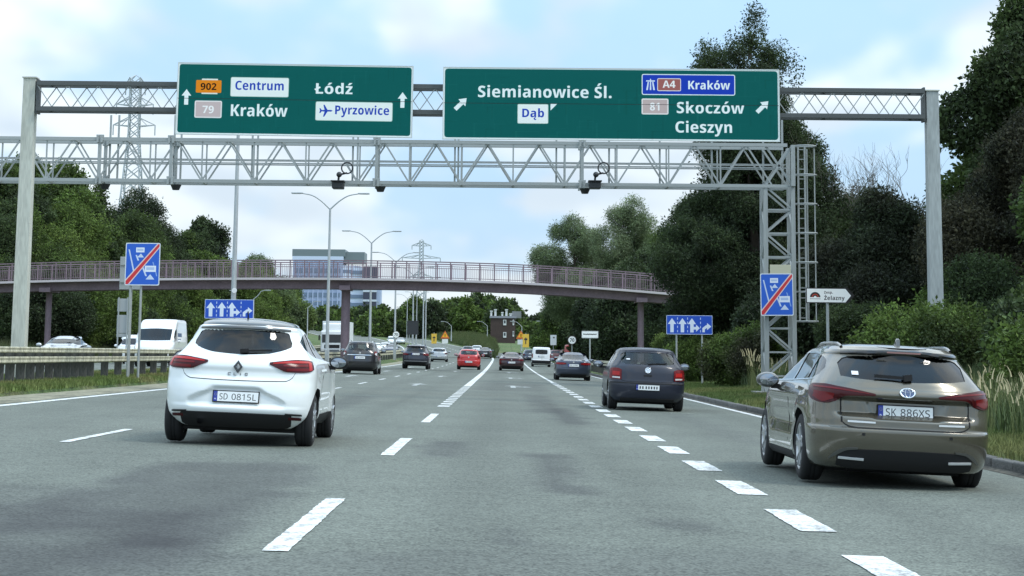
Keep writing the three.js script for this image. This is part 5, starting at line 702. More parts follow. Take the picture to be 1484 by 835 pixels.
// ---- white hatchback
{
  const white = carPaint(0.82, 0.85, 0.84, 0, 0.45), roofDark = carPaint(0.085, 0.092, 0.095, 0.1, 0.3);
  const rec = (x, y) => { const half = lerp(0.30, 0.58, sm(0.67, 0.50, y)); return -0.038 * sm(half, half - 0.06, Math.abs(x)) * sm(0.685, 0.645, y) * sm(0.43, 0.49, y) + 0.012 * sm(0.47, 0.44, y) * sm(0.36, 0.40, y) - 0.02 * sm(0.74, 0.80, y) * sm(0.92, 0.84, y) * sm(0.7, 0.5, Math.abs(x)); };
  const car = makeCar({ name: 'hatchback', label: 'white hatchback with dark roof and plate SD 0815L in the lane left of centre', fine: true, paint: white, wb: 2.58, wheelX: 0.765, wr: 0.315, hr: 0.085, belt: 1.0, sculpt: rec, dr: [0.62, 0.85], nr: [3.0, 2.7],
    crease: (z, y) => 0.012 * Math.exp(-Math.pow((y - 0.86) / 0.04, 2)) - 0.02 * Math.exp(-Math.pow((y - 0.52) / 0.12, 2)) * sm(0.1, -0.6, z) * sm(-2.5, -2.0, z) + 0.028 * Math.exp(-Math.pow((Math.hypot(z, y - 0.32) - 0.40) / 0.09, 2)) + 0.025 * Math.exp(-Math.pow((Math.hypot(z + 2.58, y - 0.32) - 0.40) / 0.09, 2)),
    prof: [[0.21, 0.74, 0.50, -3.25], [0.26, 0.79, 0.565, -3.36], [0.36, 0.855, 0.635, -3.41], [0.50, 0.875, 0.655, -3.42], [0.62, 0.88, 0.645, -3.42], [0.70, 0.88, 0.628, -3.40], [0.75, 0.88, 0.612, -3.37], [0.82, 0.88, 0.60, -3.33], [0.90, 0.874, 0.585, -3.2], [0.95, 0.86, 0.568, -2.95], [1.0, 0.825, 0.54, -2.5], [1.05, 0.78, 0.50, -2.12], [1.12, 0.733, 0.445, -1.92], [1.20, 0.692, 0.39, -1.72], [1.28, 0.655, 0.345, -1.5], [1.33, 0.628, 0.325, -1.33], [1.35, 0.615, 0.355, -1.24], [1.37, 0.60, 0.352, -1.15], [1.39, 0.57, 0.31, -1.0]],
    glass: paneTint, windows: [
      { name: 'rear_window', map: 'rear', mat: paneTint, top: [[-0.57, 1.20], [-0.545, 1.29], [-0.46, 1.325], [0, 1.336], [0.46, 1.325], [0.545, 1.29], [0.57, 1.20]], bot: [[-0.57, 1.155], [-0.50, 1.115], [-0.30, 1.066], [0, 1.05], [0.30, 1.066], [0.50, 1.115], [0.57, 1.155]], na: 24 },
      { name: 'side_window', map: 'side', top: [[-1.95, 1.08], [-1.5, 1.25], [-1.05, 1.315], [-0.72, 1.325]], bot: [[-1.95, 0.985], [-0.72, 1.03]] },
      { name: 'side_window', map: 'side', top: [[-0.66, 1.325], [-0.3, 1.30], [-0.02, 1.22]], bot: [[-0.66, 1.032], [-0.2, 1.07], [-0.02, 1.13]] },
      { name: 'windscreen', map: 'front', mat: paneClear, top: [[-0.56, 1.28], [0, 1.32], [0.56, 1.28]], bot: [[-0.56, 1.05], [0, 1.04], [0.56, 1.05]] }],
    patches: [
      { name: 'tail_light', mirror: true, mat: lensDark, top: [[0.36, 0.965], [0.50, 0.985], [0.70, 1.004], [0.86, 1.002], [0.97, 0.99]], bot: [[0.36, 0.945], [0.46, 0.905], [0.56, 0.868], [0.70, 0.862], [0.86, 0.87], [0.97, 0.90]], off: 0.014, na: 22 },
      { name: 'light_guide', mirror: true, mat: lensBright, top: [[0.40, 0.962], [0.66, 0.988], [0.90, 0.985]], bot: [[0.40, 0.95], [0.66, 0.962], [0.90, 0.966]], off: 0.018 },
      { name: 'light_guide', mirror: true, mat: lensBright, top: [[0.86, 0.975], [0.92, 0.972]], bot: [[0.86, 0.885], [0.92, 0.892]], off: 0.018 },
      { name: 'light_guide', mirror: true, mat: lensRed, top: [[0.56, 0.905], [0.87, 0.912]], bot: [[0.56, 0.878], [0.87, 0.882]], off: 0.0175 },
      { name: 'light_guide', mirror: true, mat: lensRed, top: [[0.52, 0.945], [0.85, 0.955]], bot: [[0.52, 0.925], [0.85, 0.928]], off: 0.0172 },
      { name: 'tailgate_seam', map: 'rear', mat: gap, ...line([[-0.66, 0.86], [-0.62, 0.79], [-0.54, 0.757], [0, 0.748], [0.54, 0.757], [0.62, 0.79], [0.66, 0.86]], 0.009), off: 0.0015, deep: 0.01, na: 50 },
      { name: 'lower_bumper', mat: blackTrim, top: [[-0.66, 0.365], [-0.6, 0.378], [0, 0.382], [0.6, 0.378], [0.66, 0.365]], bot: [[-0.66, 0.25], [-0.6, 0.222], [0, 0.215], [0.6, 0.222], [0.66, 0.25]], off: 0.012, na: 30 },
      { name: 'bumper_blade', mirror: true, mat: blackTrim, top: [[0.58, 0.392], [0.80, 0.384]], bot: [[0.58, 0.378], [0.80, 0.368]], off: 0.014 },
      { name: 'reflector', mirror: true, mat: lensDark, top: [[0.62, 0.352], [0.80, 0.345]], bot: [[0.62, 0.322], [0.80, 0.318]], off: 0.012 },
      { name: 'sill_trim', map: 'side', mirror: true, mat: blackTrim, top: [[-2.15, 0.36], [-0.45, 0.36]], bot: [[-2.15, 0.225], [-0.45, 0.225]], off: 0.008 },
      { name: 'door_seam', map: 'side', mirror: true, mat: gap, ...seamV(-0.70, -0.69, 0.38, 1.0, 0.008), off: 0.001, deep: 0.01, nb: 8 },
      { name: 'door_handle', map: 'side', mirror: true, mat: white, top: [[-1.0, 0.90], [-0.8, 0.905]], bot: [[-1.0, 0.875], [-0.8, 0.878]], off: 0.03 }],
    plate: { y: 0.56, art: plateArt('SD 0815L') }, mirrors: [0.99, 0.985, -1.62], mirrorMat: blackTrim, seatY: 0.92,
    after: (o, sh, rz) => {
      mesh('roof_panel', loft({ half: (y, a, b, c) => sh.half(1.39, a, b, c).map(([x, z]) => [x * 1.006, z + 0.004]), S: 0 }, 1.386, 1.394, 2, 30, 14, 10, 0, 0.0875), roofDark, o);
      mesh('spoiler', crisp(patch(sh.maps.rear, [[-0.53, 1.36], [0, 1.384], [0.53, 1.36]], [[-0.53, 1.338], [0, 1.345], [0.53, 1.338]], 24, 4, 0.005, -0.02)), roofDark, o);
      mesh('antenna', merge([new THREE.CylinderGeometry(0.012, 0.02, 0.03, 8).translate(0, 1.468, -0.05), bar(V(0, 1.47, -0.05), V(0, 1.555, 0.0), 0.014)]), blackTrim, o);
      const b = rz(0, 0.905, 0.012), em = new THREE.Group(); em.name = 'emblem'; o.add(em); em.position.copy(b.p); em.quaternion.setFromUnitVectors(V(0, 0, 1), b.n);
      const ds = new THREE.Shape([[0, 0.07], [0.05, 0], [0, -0.07], [-0.05, 0]].map(([x, y]) => new THREE.Vector2(x, y))), hole = new THREE.Path([[0, 0.036], [0.024, 0], [0, -0.036], [-0.024, 0]].map(([x, y]) => new THREE.Vector2(x, y))); ds.holes.push(hole);
      mesh('badge', new THREE.ExtrudeGeometry(ds, { depth: 0.012, bevelEnabled: true, bevelSize: 0.004, bevelThickness: 0.004, bevelSegments: 2 }), std(lin(0.10, 0.105, 0.11), 0.25, 0.9), em);
      const letters = { C: [[0, 0, 0.03, 0.006], [0, 0.026, 0.03, 0.006], [0, 0, 0.007, 0.032]], L: [[0, 0, 0.03, 0.006], [0, 0, 0.007, 0.032]], I: [[0.012, 0, 0.007, 0.032]], O: [[0, 0, 0.03, 0.006], [0, 0.026, 0.03, 0.006], [0, 0, 0.007, 0.032], [0.023, 0, 0.007, 0.032]] };
      ['C', 'L', 'I', 'O'].forEach((ch, i) => { const x0 = -0.115 + i * 0.066, g = merge(letters[ch].map(([x, y, w, h]) => { const c = rz(x0 + x + w / 2, 0.806 + y + h / 2, 0.004).p; return box(w, h, 0.006, c.x, c.y, c.z); })); mesh('letter', g, std(lin(0.30, 0.31, 0.32), 0.3, 0.6), o); });
      const wp = rz(0.06, 1.075, 0.03); mesh('wiper', merge([bar(wp.p, rz(0.36, 1.088, 0.03).p, 0.022, 0.02), bar(rz(0.0, 1.07, 0.028).p, rz(0.10, 1.08, 0.03).p, 0.045, 0.03)]), blackTrim, o);
      mesh('exhaust', new THREE.CylinderGeometry(0.035, 0.035, 0.18, 14, 1, true).rotateX(Math.PI / 2).translate(-0.40, 0.27, 0.55), chrome, o); mesh('door_badge', box(0.006, 0.03, 0.1, 0.88, 0.42, -0.9), chrome, o);
      mesh('silencer', new THREE.CylinderGeometry(0.09, 0.09, 0.5, 14).rotateZ(Math.PI / 2).translate(-0.15, 0.31, 0.25), blackTrim, o); mesh('axle_beam', box(1.3, 0.08, 0.1, 0, 0.27, 0), blackTrim, o);
    } });
  park(car, -3.12, 24.15, 0.0, 0.012);
}
// ---- bronze estate
{
  const bronze = carPaint(0.135, 0.122, 0.093, 0.6, 0.27), darkBronze = carPaint(0.09, 0.09, 0.085, 0.4, 0.3);
  const rec = (x, y) => { const ax = Math.abs(x), pl = -0.035 * sm(0.36 + (y - 0.70) * 0.35, 0.30 + (y - 0.70) * 0.35, ax) * sm(0.635, 0.66, y) * sm(0.835, 0.805, y); return pl - 0.07 * sm(0.645, 0.70, y) * sm(0.85, 0.81, y) * sm(0.70, 0.58, ax) + 0.012 * sm(0.84, 0.87, y) * sm(0.95, 0.90, y); };
  const car = makeCar({ name: 'estate_car', label: 'bronze estate car with plate SK 886XS in the right hand exit lane', fine: true, paint: bronze, wb: 2.70, wheelX: 0.775, wr: 0.325, ww: 0.215, hr: 0.055, belt: 0.98, sculpt: rec, dr: [0.70, 1.0], nr: [3.0, 2.7],
    crease: (z, y) => 0.014 * Math.exp(-Math.pow((y - 0.83) / 0.04, 2)) - 0.028 * Math.exp(-Math.pow((y - 0.55) / 0.12, 2)) * sm(-0.1, -0.6, z) * sm(-2.5, -2.1, z) + 0.03 * Math.exp(-Math.pow((Math.hypot(z, y - 0.33) - 0.41) / 0.08, 2)) + 0.02 * Math.exp(-Math.pow((Math.hypot(z + 2.7, y - 0.33) - 0.41) / 0.08, 2)),
    prof: [[0.17, 0.81, 0.84, -3.5], [0.23, 0.85, 0.905, -3.6], [0.36, 0.870, 0.96, -3.65], [0.46, 0.876, 0.982, -3.66], [0.53, 0.878, 0.985, -3.65], [0.55, 0.878, 0.975, -3.64], [0.565, 0.878, 0.95, -3.63], [0.62, 0.878, 0.945, -3.6], [0.70, 0.876, 0.935, -3.55], [0.80, 0.872, 0.925, -3.45], [0.88, 0.865, 0.905, -3.25], [0.93, 0.848, 0.885, -2.95], [0.98, 0.82, 0.86, -2.5], [1.04, 0.785, 0.82, -2.25], [1.12, 0.745, 0.755, -2.02], [1.19, 0.708, 0.69, -1.80], [1.24, 0.682, 0.65, -1.62], [1.262, 0.67, 0.69, -1.52], [1.29, 0.648, 0.69, -1.40], [1.31, 0.615, 0.645, -1.25]],
    glass: paneMid, windows: [
      { name: 'rear_window', map: 'rear', mat: paneTint, top: [[-0.60, 1.16], [-0.57, 1.20], [-0.48, 1.228], [0, 1.252], [0.48, 1.228], [0.57, 1.20], [0.60, 1.16]], bot: [[-0.60, 1.035], [-0.4, 1.012], [0, 0.998], [0.4, 1.012], [0.60, 1.035]], na: 26 },
      { name: 'side_window', map: 'side', top: [[-2.05, 1.05], [-1.6, 1.18], [-1.1, 1.245], [-0.95, 1.25]], bot: [[-2.05, 0.96], [-0.95, 0.975]] },
      { name: 'side_window', map: 'side', top: [[-0.88, 1.25], [-0.5, 1.25], [-0.12, 1.235]], bot: [[-0.88, 0.977], [-0.12, 0.99]] },
      { name: 'side_window', map: 'side', top: [[-0.05, 1.23], [0.2, 1.19], [0.36, 1.11]], bot: [[-0.05, 0.995], [0.2, 1.005], [0.36, 1.04]] },
      { name: 'windscreen', map: 'front', mat: paneClear, top: [[-0.56, 1.20], [0, 1.24], [0.56, 1.20]], bot: [[-0.56, 1.0], [0, 0.99], [0.56, 1.0]] }],
    patches: [
      { name: 'tail_light', mirror: true, mat: lensDark, top: [[0.30, 0.875], [0.48, 0.905], [0.64, 0.925], [0.82, 0.945], [1.0, 0.945], [1.10, 0.92]], bot: [[0.30, 0.862], [0.55, 0.855], [0.635, 0.84], [0.66, 0.80], [0.80, 0.772], [0.98, 0.80], [1.10, 0.86]], off: 0.016, na: 30 },
      { name: 'light_guide', mirror: true, mat: lensRed, top: [[0.36, 0.876], [0.66, 0.910], [0.98, 0.928]], bot: [[0.36, 0.870], [0.66, 0.898], [0.98, 0.913]], off: 0.020 },
      { name: 'light_guide', mirror: true, mat: lensRed, top: [[0.69, 0.865], [0.96, 0.885]], bot: [[0.69, 0.815], [0.80, 0.785], [0.96, 0.83]], off: 0.0195 },
      { name: 'tailgate_seam', map: 'rear', mat: gap, ...line([[-0.60, 0.60], [-0.55, 0.568], [-0.46, 0.556], [0.46, 0.556], [0.55, 0.568], [0.60, 0.60]], 0.014), off: 0.001, deep: 0.012, na: 44 },
      { name: 'tailgate_seam', map: 'rear', mirror: true, mat: gap, ...seamV(0.605, 0.612, 0.60, 0.845, 0.009), off: 0.001, deep: 0.012, nb: 10 },
      { name: 'chrome_strip', mirror: true, mat: satin, top: [[0.30, 0.618], [0.56, 0.622]], bot: [[0.30, 0.602], [0.56, 0.604]], off: 0.008 },
      { name: 'lower_bumper', mat: blackTrim, top: [[-0.66, 0.29], [-0.55, 0.352], [0, 0.36], [0.55, 0.352], [0.66, 0.29]], bot: [[-0.66, 0.20], [-0.55, 0.18], [0, 0.175], [0.55, 0.18], [0.66, 0.20]], off: 0.008, na: 36 },
      { name: 'exhaust_trim', mirror: true, mat: satin, top: [[0.40, 0.276], [0.64, 0.284]], bot: [[0.40, 0.258], [0.64, 0.266]], off: 0.02 },
      { name: 'bumper_scoop', mirror: true, mat: darkBronze, top: [[0.46, 0.372], [0.56, 0.368], [0.66, 0.335], [0.74, 0.272]], bot: [[0.46, 0.358], [0.56, 0.345], [0.66, 0.295], [0.74, 0.255]], off: 0.016 },
      { name: 'parking_sensor', mirror: true, mat: blackTrim, top: [[0.40, 0.51], [0.43, 0.51]], bot: [[0.40, 0.485], [0.43, 0.485]], off: 0.003, na: 4 },
      { name: 'sill_trim', map: 'side', mirror: true, mat: blackTrim, top: [[-2.25, 0.26], [-0.45, 0.26]], bot: [[-2.25, 0.185], [-0.45, 0.185]], off: 0.008 },
      { name: 'sill_strip', map: 'side', mirror: true, mat: chrome, top: [[-2.2, 0.275], [-0.5, 0.275]], bot: [[-2.2, 0.262], [-0.5, 0.262]], off: 0.009 },
      { name: 'door_seam', map: 'side', mirror: true, mat: gap, ...seamV(-0.92, -0.91, 0.28, 0.96, 0.009), off: 0.001, deep: 0.01, nb: 8 },
      { name: 'door_handle', map: 'side', mirror: true, mat: bronze, top: [[-1.25, 0.885], [-1.02, 0.89]], bot: [[-1.25, 0.86], [-1.02, 0.862]], off: 0.032 },
      { name: 'door_handle', map: 'side', mirror: true, mat: bronze, top: [[-0.30, 0.90], [-0.08, 0.905]], bot: [[-0.30, 0.875], [-0.08, 0.878]], off: 0.032 },
      { name: 'window_trim', map: 'side', mirror: true, mat: chrome, top: [[-2.1, 0.958], [-1, 0.972], [0.3, 1.0]], bot: [[-2.1, 0.946], [-1, 0.960], [0.3, 0.988]], off: 0.006 },
      { name: 'rear_sticker', map: 'rear', mat: std(lin(0.75, 0.75, 0.75), 0.7), top: [[-0.50, 1.085], [-0.44, 1.085]], bot: [[-0.50, 1.05], [-0.44, 1.05]], off: 0.002, deep: 0.004, na: 4 }],
    plate: { y: 0.715, art: plateArt('SK 886XS') }, mirrors: [0.985, 0.95, -1.72], mirrorMat: darkBronze, seatY: 0.86, dashY: 0.82,
    after: (o, sh, rz) => {
      mesh('spoiler', crisp(patch(sh.maps.rear, [[-0.56, 1.272], [0, 1.300], [0.56, 1.272]], [[-0.56, 1.243], [0, 1.262], [0.56, 1.243]], 24, 4, 0.005, -0.02)), carPaint(0.012, 0.012, 0.013, 0, 0.2), o); mesh('brake_light', crisp(patch(sh.maps.rear, [[-0.16, 1.285], [0.16, 1.285]], [[-0.16, 1.27], [0.16, 1.27]], 10, 2, 0.016, 0)), std(lin(0.30, 0.16, 0.15), 0.3), o);
      for (const d of [1, -1]) mesh('roof_rail', limb([V(d * 0.535, 1.315, 0.28), V(d * 0.54, 1.343, 0.14), V(d * 0.545, 1.356, -0.4), V(d * 0.54, 1.345, -0.95), V(d * 0.535, 1.31, -1.15)], 0.016, 0.016, 8), darkBronze, o);
      mesh('fin_antenna', crisp(new THREE.ExtrudeGeometry(new THREE.Shape([[0, 0], [0.17, 0], [0.05, 0.065], [0.02, 0.06]].map(([a, b]) => new THREE.Vector2(a, b))), { depth: 0.02, bevelEnabled: true, bevelSize: 0.008, bevelThickness: 0.008, bevelSegments: 2 }).rotateY(Math.PI / 2).translate(-0.01, 1.345, 0.42)), darkBronze, o);
      const b = rz(0, 0.895, 0.012), em = new THREE.Group(); em.name = 'emblem'; o.add(em); em.position.copy(b.p); em.quaternion.setFromUnitVectors(V(0, 0, 1), b.n);
      mesh('backing', new THREE.SphereGeometry(1, 24, 10).scale(0.07, 0.048, 0.006), std(lin(0.10, 0.13, 0.22), 0.2, 0.3), em); for (const [a, c, t, y] of [[0.068, 0.046, 0.007, 0], [0.024, 0.044, 0.006, 0], [0.05, 0.017, 0.006, 0.02]]) mesh('ring', new THREE.TorusGeometry(1, t / 0.05, 8, 32).scale(a, c, 0.05).translate(0, y, 0.005), chrome, em);
      mesh('wiper', merge([bar(rz(-0.02, 1.02, 0.035).p, rz(-0.30, 1.03, 0.03).p, 0.03, 0.02), bar(rz(-0.03, 1.02, 0.03).p, rz(0.05, 1.03, 0.03).p, 0.06, 0.04)]), blackTrim, o);
      mesh('silencer', new THREE.CylinderGeometry(0.1, 0.1, 0.6, 14).rotateZ(Math.PI / 2).translate(-0.2, 0.24, 0.55), blackTrim, o); mesh('axle_beam', box(1.3, 0.09, 0.12, 0, 0.28, 0), blackTrim, o);
    } });
  park(car, 3.80, 20.15, 0.0, 0.018);
}
// ---- other cars: profiles [height, half width, rear, front]
const PROF = {
  hatch: [[0.2, 0.76, 0.64, -3.15], [0.3, 0.83, 0.72, -3.3], [0.42, 0.86, 0.755, -3.38], [0.55, 0.866, 0.765, -3.4], [0.62, 0.867, 0.757, -3.39], [0.64, 0.867, 0.72, -3.38], [0.75, 0.865, 0.70, -3.32], [0.85, 0.858, 0.685, -3.05], [0.93, 0.842, 0.665, -2.6], [0.98, 0.825, 0.648, -2.3], [1.03, 0.80, 0.615, -2.12], [1.15, 0.745, 0.535, -1.85], [1.26, 0.69, 0.45, -1.55], [1.32, 0.658, 0.41, -1.38], [1.345, 0.635, 0.41, -1.28], [1.365, 0.60, 0.36, -1.12]],
  mpv: [[0.2, 0.76, 0.60, -3.0], [0.3, 0.83, 0.70, -3.2], [0.45, 0.86, 0.74, -3.3], [0.6, 0.865, 0.745, -3.32], [0.68, 0.866, 0.73, -3.3], [0.80, 0.865, 0.705, -3.2], [0.95, 0.855, 0.675, -2.9], [1.05, 0.835, 0.645, -2.45], [1.12, 0.812, 0.615, -2.3], [1.3, 0.745, 0.53, -2.0], [1.45, 0.685, 0.45, -1.7], [1.52, 0.655, 0.42, -1.5], [1.55, 0.62, 0.40, -1.3]],
  suv: [[0.26, 0.80, 0.66, -3.3], [0.36, 0.87, 0.78, -3.5], [0.5, 0.905, 0.83, -3.58], [0.66, 0.915, 0.84, -3.6], [0.74, 0.916, 0.82, -3.58], [0.9, 0.912, 0.79, -3.45], [1.02, 0.895, 0.755, -2.9], [1.1, 0.865, 0.72, -2.4], [1.16, 0.84, 0.685, -2.25], [1.3, 0.775, 0.59, -1.95], [1.45, 0.71, 0.50, -1.6], [1.53, 0.68, 0.52, -1.4], [1.56, 0.655, 0.52, -1.3], [1.585, 0.61, 0.45, -1.1]],
  sedan: [[0.18, 0.76, 0.82, -3.4], [0.28, 0.85, 0.93, -3.55], [0.42, 0.885, 0.985, -3.62], [0.55, 0.895, 0.99, -3.63], [0.62, 0.896, 0.98, -3.62], [0.72, 0.896, 0.955, -3.55], [0.84, 0.888, 0.93, -3.2], [0.92, 0.872, 0.91, -2.75], [0.97, 0.85, 0.87, -2.4], [0.995, 0.82, 0.60, -2.25], [1.03, 0.795, 0.42, -2.1], [1.12, 0.75, 0.16, -1.9], [1.22, 0.70, -0.08, -1.62], [1.30, 0.66, -0.26, -1.4], [1.345, 0.62, -0.38, -1.2]],
  smallvan: [[0.22, 0.78, 0.64, -3.0], [0.34, 0.86, 0.74, -3.2], [0.5, 0.885, 0.76, -3.28], [0.62, 0.89, 0.755, -3.28], [0.66, 0.89, 0.73, -3.27], [0.85, 0.89, 0.72, -3.15], [1.0, 0.886, 0.71, -2.75], [1.1, 0.88, 0.70, -2.35], [1.3, 0.86, 0.68, -2.05], [1.5, 0.835, 0.655, -1.75], [1.66, 0.81, 0.63, -1.5], [1.74, 0.78, 0.60, -1.35], [1.77, 0.74, 0.56, -1.2]],
  bigvan: [[0.26, 0.90, 0.9, -4.2], [0.4, 0.98, 0.98, -4.45], [0.6, 1.02, 1.0, -4.55], [0.8, 1.025, 1.0, -4.55], [1.0, 1.025, 1.0, -4.48], [1.15, 1.022, 1.0, -4.3], [1.28, 1.018, 0.998, -4.0], [1.4, 1.01, 0.995, -3.8], [1.7, 0.99, 0.985, -3.5], [2.0, 0.965, 0.975, -3.2], [2.15, 0.95, 0.965, -3.0], [2.3, 0.935, 0.955, -2.75], [2.4, 0.91, 0.93, -2.5], [2.44, 0.86, 0.88, -2.3]],
};
const scaled = (k, w, h, dz = 0) => PROF[k].map(([y, W, R, F]) => [y * h, W * w, R + dz, F]);
function std_car(kind, o) {
  const w = o.w ?? 1, h = o.h ?? 1, base = { hatch: { wb: 2.51, wheelX: 0.745, belt: 0.98 }, mpv: { wb: 2.54, wheelX: 0.75, belt: 1.12 }, suv: { wb: 2.68, wheelX: 0.79, wr: 0.35, ww: 0.23, belt: 1.12 }, sedan: { wb: 2.75, wheelX: 0.775, belt: 0.98 }, smallvan: { wb: 2.68, wheelX: 0.77, belt: 1.1, nr: [5, 5], dr: [0.35, 0.35] }, bigvan: { wb: 3.4, wheelX: 0.87, wr: 0.345, ww: 0.22, belt: 1.3, nr: [6, 6], dr: [0.3, 0.3], dfTop: 0.55 } }[kind];
  const b = base.belt * h, W = { hatch: [b + 0.05, 1.30 * h, 0.60], mpv: [b + 0.03, 1.47 * h, 0.60], suv: [b + 0.04, 1.47 * h, 0.62], sedan: [1.035 * h, 1.27 * h, 0.56], smallvan: [1.16 * h, 1.58 * h, 0.56], bigvan: [1.33, 1.98, 0.6] }[kind], [g0, g1, gw] = W, fw = kind === 'bigvan' ? 0.84 : 0.6;
  const sideW = { hatch: [[-1.92, -0.72], [-0.66, 0.12]], mpv: [[-1.95, -0.75], [-0.68, 0.15]], suv: [[-2.0, -0.8], [-0.73, 0.16]], sedan: [[-1.9, -0.85], [-0.78, -0.12]], smallvan: [[-2.0, -1.0]], bigvan: [[-3.35, -2.5]] }[kind];
  return makeCar({ name: o.name, label: o.label, group: o.group, category: o.category, paint: o.paint, prof: scaled(kind, w, h), ...base, wheelX: base.wheelX * w, belt: b, hr: 0.05, rim: o.rim, glass: o.glass, floor: 0.66 * h, hollow: o.hollow, seatY: (b - 0.06), dashY: b - 0.12,
    windows: [...(o.noRear ? [] : [{ name: 'rear_window', map: 'rear', mat: o.rearGlass || o.glass, top: [[-gw * w, lerp(g0, g1, 0.78)], [-gw * w * 0.86, g1 - 0.01], [0, g1], [gw * w * 0.86, g1 - 0.01], [gw * w, lerp(g0, g1, 0.78)]], bot: [[-gw * w, g0 + 0.03], [-gw * w * 0.8, g0], [0, g0 - 0.005], [gw * w * 0.8, g0], [gw * w, g0 + 0.03]], na: 20 }]),
      ...sideW.map(([a, c], i) => ({ name: 'side_window', map: 'side', top: i ? [[a, g1], [lerp(a, c, 0.6), g1 - 0.03], [c, lerp(g0, g1, 0.55)]] : [[a, lerp(g0, g1, 0.3)], [lerp(a, c, 0.5), lerp(g0, g1, 0.86)], [c, g1]], bot: [[a, g0 - 0.03], [c, g0 - 0.01 + (i ? 0.03 : 0)]] })),
      { name: 'windscreen', map: 'front', mat: o.glass, top: [[-fw * w, g1 - 0.04], [0, g1], [fw * w, g1 - 0.04]], bot: [[-fw * w, g0 + 0.03], [0, g0 + 0.015], [fw * w, g0 + 0.03]] }],
    patches: o.patches, plate: o.plate ? { y: o.plate } : undefined, mirrors: [1.02 * w, b + 0.02, -base.wb * 0.64], mirrorMat: o.mirrorMat, after: o.after });
}
const lowTrim = (y0, y1, q) => ({ name: 'lower_bumper', mat: blackTrim, top: [[-q, y1], [q, y1]], bot: [[-q, y0], [q, y0]], off: 0.01, na: 24 });
const seamLine = (y, q) => ({ name: 'tailgate_seam', map: 'rear', mat: gap, ...line([[-q, y + 0.03], [-q + 0.08, y], [q - 0.08, y], [q, y + 0.03]], 0.012), off: 0.001, deep: 0.01, na: 24 });
const lights = (top, bot, mat = lensRed) => ({ name: 'tail_light', mirror: true, mat, top, bot, off: 0.014, na: 16 });
const disc = (y, r, mat) => (o, sh, rz) => { const b = rz(0, y, 0.01), m = mesh('emblem', new THREE.CylinderGeometry(r, r, 0.015, 24).rotateX(Math.PI / 2), mat || chrome, o); m.position.copy(b.p); };
const P_navy = new THREE.MeshPhysicalMaterial({ color: lin(0.005, 0.008, 0.022), roughness: 0.5, clearcoat: 0.5, clearcoatRoughness: 0.08 }), P_black = carPaint(0.012, 0.011, 0.013, 0.1, 0.35), P_silver = carPaint(0.46, 0.48, 0.49, 0.5, 0.35), P_red = carPaint(0.50, 0.018, 0.018, 0, 0.4), P_maroon = carPaint(0.032, 0.008, 0.010, 0.2, 0.35), P_slate = carPaint(0.032, 0.042, 0.07, 0.35, 0.35), P_white = carPaint(0.78, 0.79, 0.79, 0, 0.45), P_grey = carPaint(0.12, 0.125, 0.13, 0.4, 0.35);
{ // dark blue hatchback in the exit lane
  const c = std_car('hatch', { name: 'hatchback', label: 'dark blue older hatchback with a round chrome badge in the exit lane', paint: P_navy, glass: paneClear, plate: 0.52, patches: [
    lights([[0.60, 0.90], [0.70, 0.93], [0.86, 0.93], [0.98, 0.91]], [[0.60, 0.68], [0.98, 0.70]], lensRed), { name: 'light_guide', mirror: true, mat: lensBright, top: [[0.64, 0.85], [0.84, 0.86]], bot: [[0.64, 0.77], [0.84, 0.775]], off: 0.018 }, { name: 'reversing_lens', mirror: true, mat: lensClear, top: [[0.63, 0.735], [0.84, 0.74]], bot: [[0.63, 0.70], [0.84, 0.71]], off: 0.018 },
    seamLine(0.645, 0.6), { name: 'bumper_strip', mat: blackTrim, top: [[-0.95, 0.625], [0.95, 0.625]], bot: [[-0.95, 0.60], [0.95, 0.60]], off: 0.006, na: 30 }, lowTrim(0.21, 0.28, 0.62), { name: 'tailgate_handle', map: 'rear', mat: blackTrim, top: [[-0.09, 0.80], [0.09, 0.80]], bot: [[-0.09, 0.765], [0.09, 0.765]], off: 0.01 }],
    after: (o, sh, rz) => { const b = rz(0, 0.895, 0.012), em = new THREE.Group(); em.name = 'emblem'; o.add(em); em.position.copy(b.p); em.quaternion.setFromUnitVectors(V(0, 0, 1), b.n); mesh('backing', new THREE.CylinderGeometry(0.062, 0.062, 0.01, 28).rotateX(Math.PI / 2), std(lin(0.55, 0.57, 0.6), 0.25, 0.7), em); mesh('ring', new THREE.TorusGeometry(0.06, 0.009, 8, 32).translate(0, 0, 0.006), chrome, em); mesh('monogram', merge([bar(V(-0.028, 0.04, 0.008), V(0, 0.008, 0.008), 0.01), bar(V(0.028, 0.04, 0.008), V(0, 0.008, 0.008), 0.01), bar(V(-0.045, 0.012, 0.008), V(-0.02, -0.042, 0.008), 0.01), bar(V(-0.02, -0.042, 0.008), V(0, -0.005, 0.008), 0.01), bar(V(0, -0.005, 0.008), V(0.02, -0.042, 0.008), 0.01), bar(V(0.02, -0.042, 0.008), V(0.045, 0.012, 0.008), 0.01)]), chrome, em);
      mesh('wiper', bar(rz(0.0, 1.03, 0.02).p, rz(0.42, 1.05, 0.02).p, 0.025, 0.02), blackTrim, o); mesh('exhaust', new THREE.CylinderGeometry(0.03, 0.03, 0.2, 12, 1, true).rotateX(Math.PI / 2).translate(-0.45, 0.2, 0.6), chrome, o); mesh('sticker', crisp(patch(sh.maps.rear, [[-0.48, 1.15], [-0.40, 1.15]], [[-0.48, 1.125], [-0.40, 1.125]], 4, 2, 0.004, 0)), std(lin(0.8, 0.8, 0.8), 0.7), o); } });
  park(c, 3.22, 46.2, 0.0, 0.01);
}
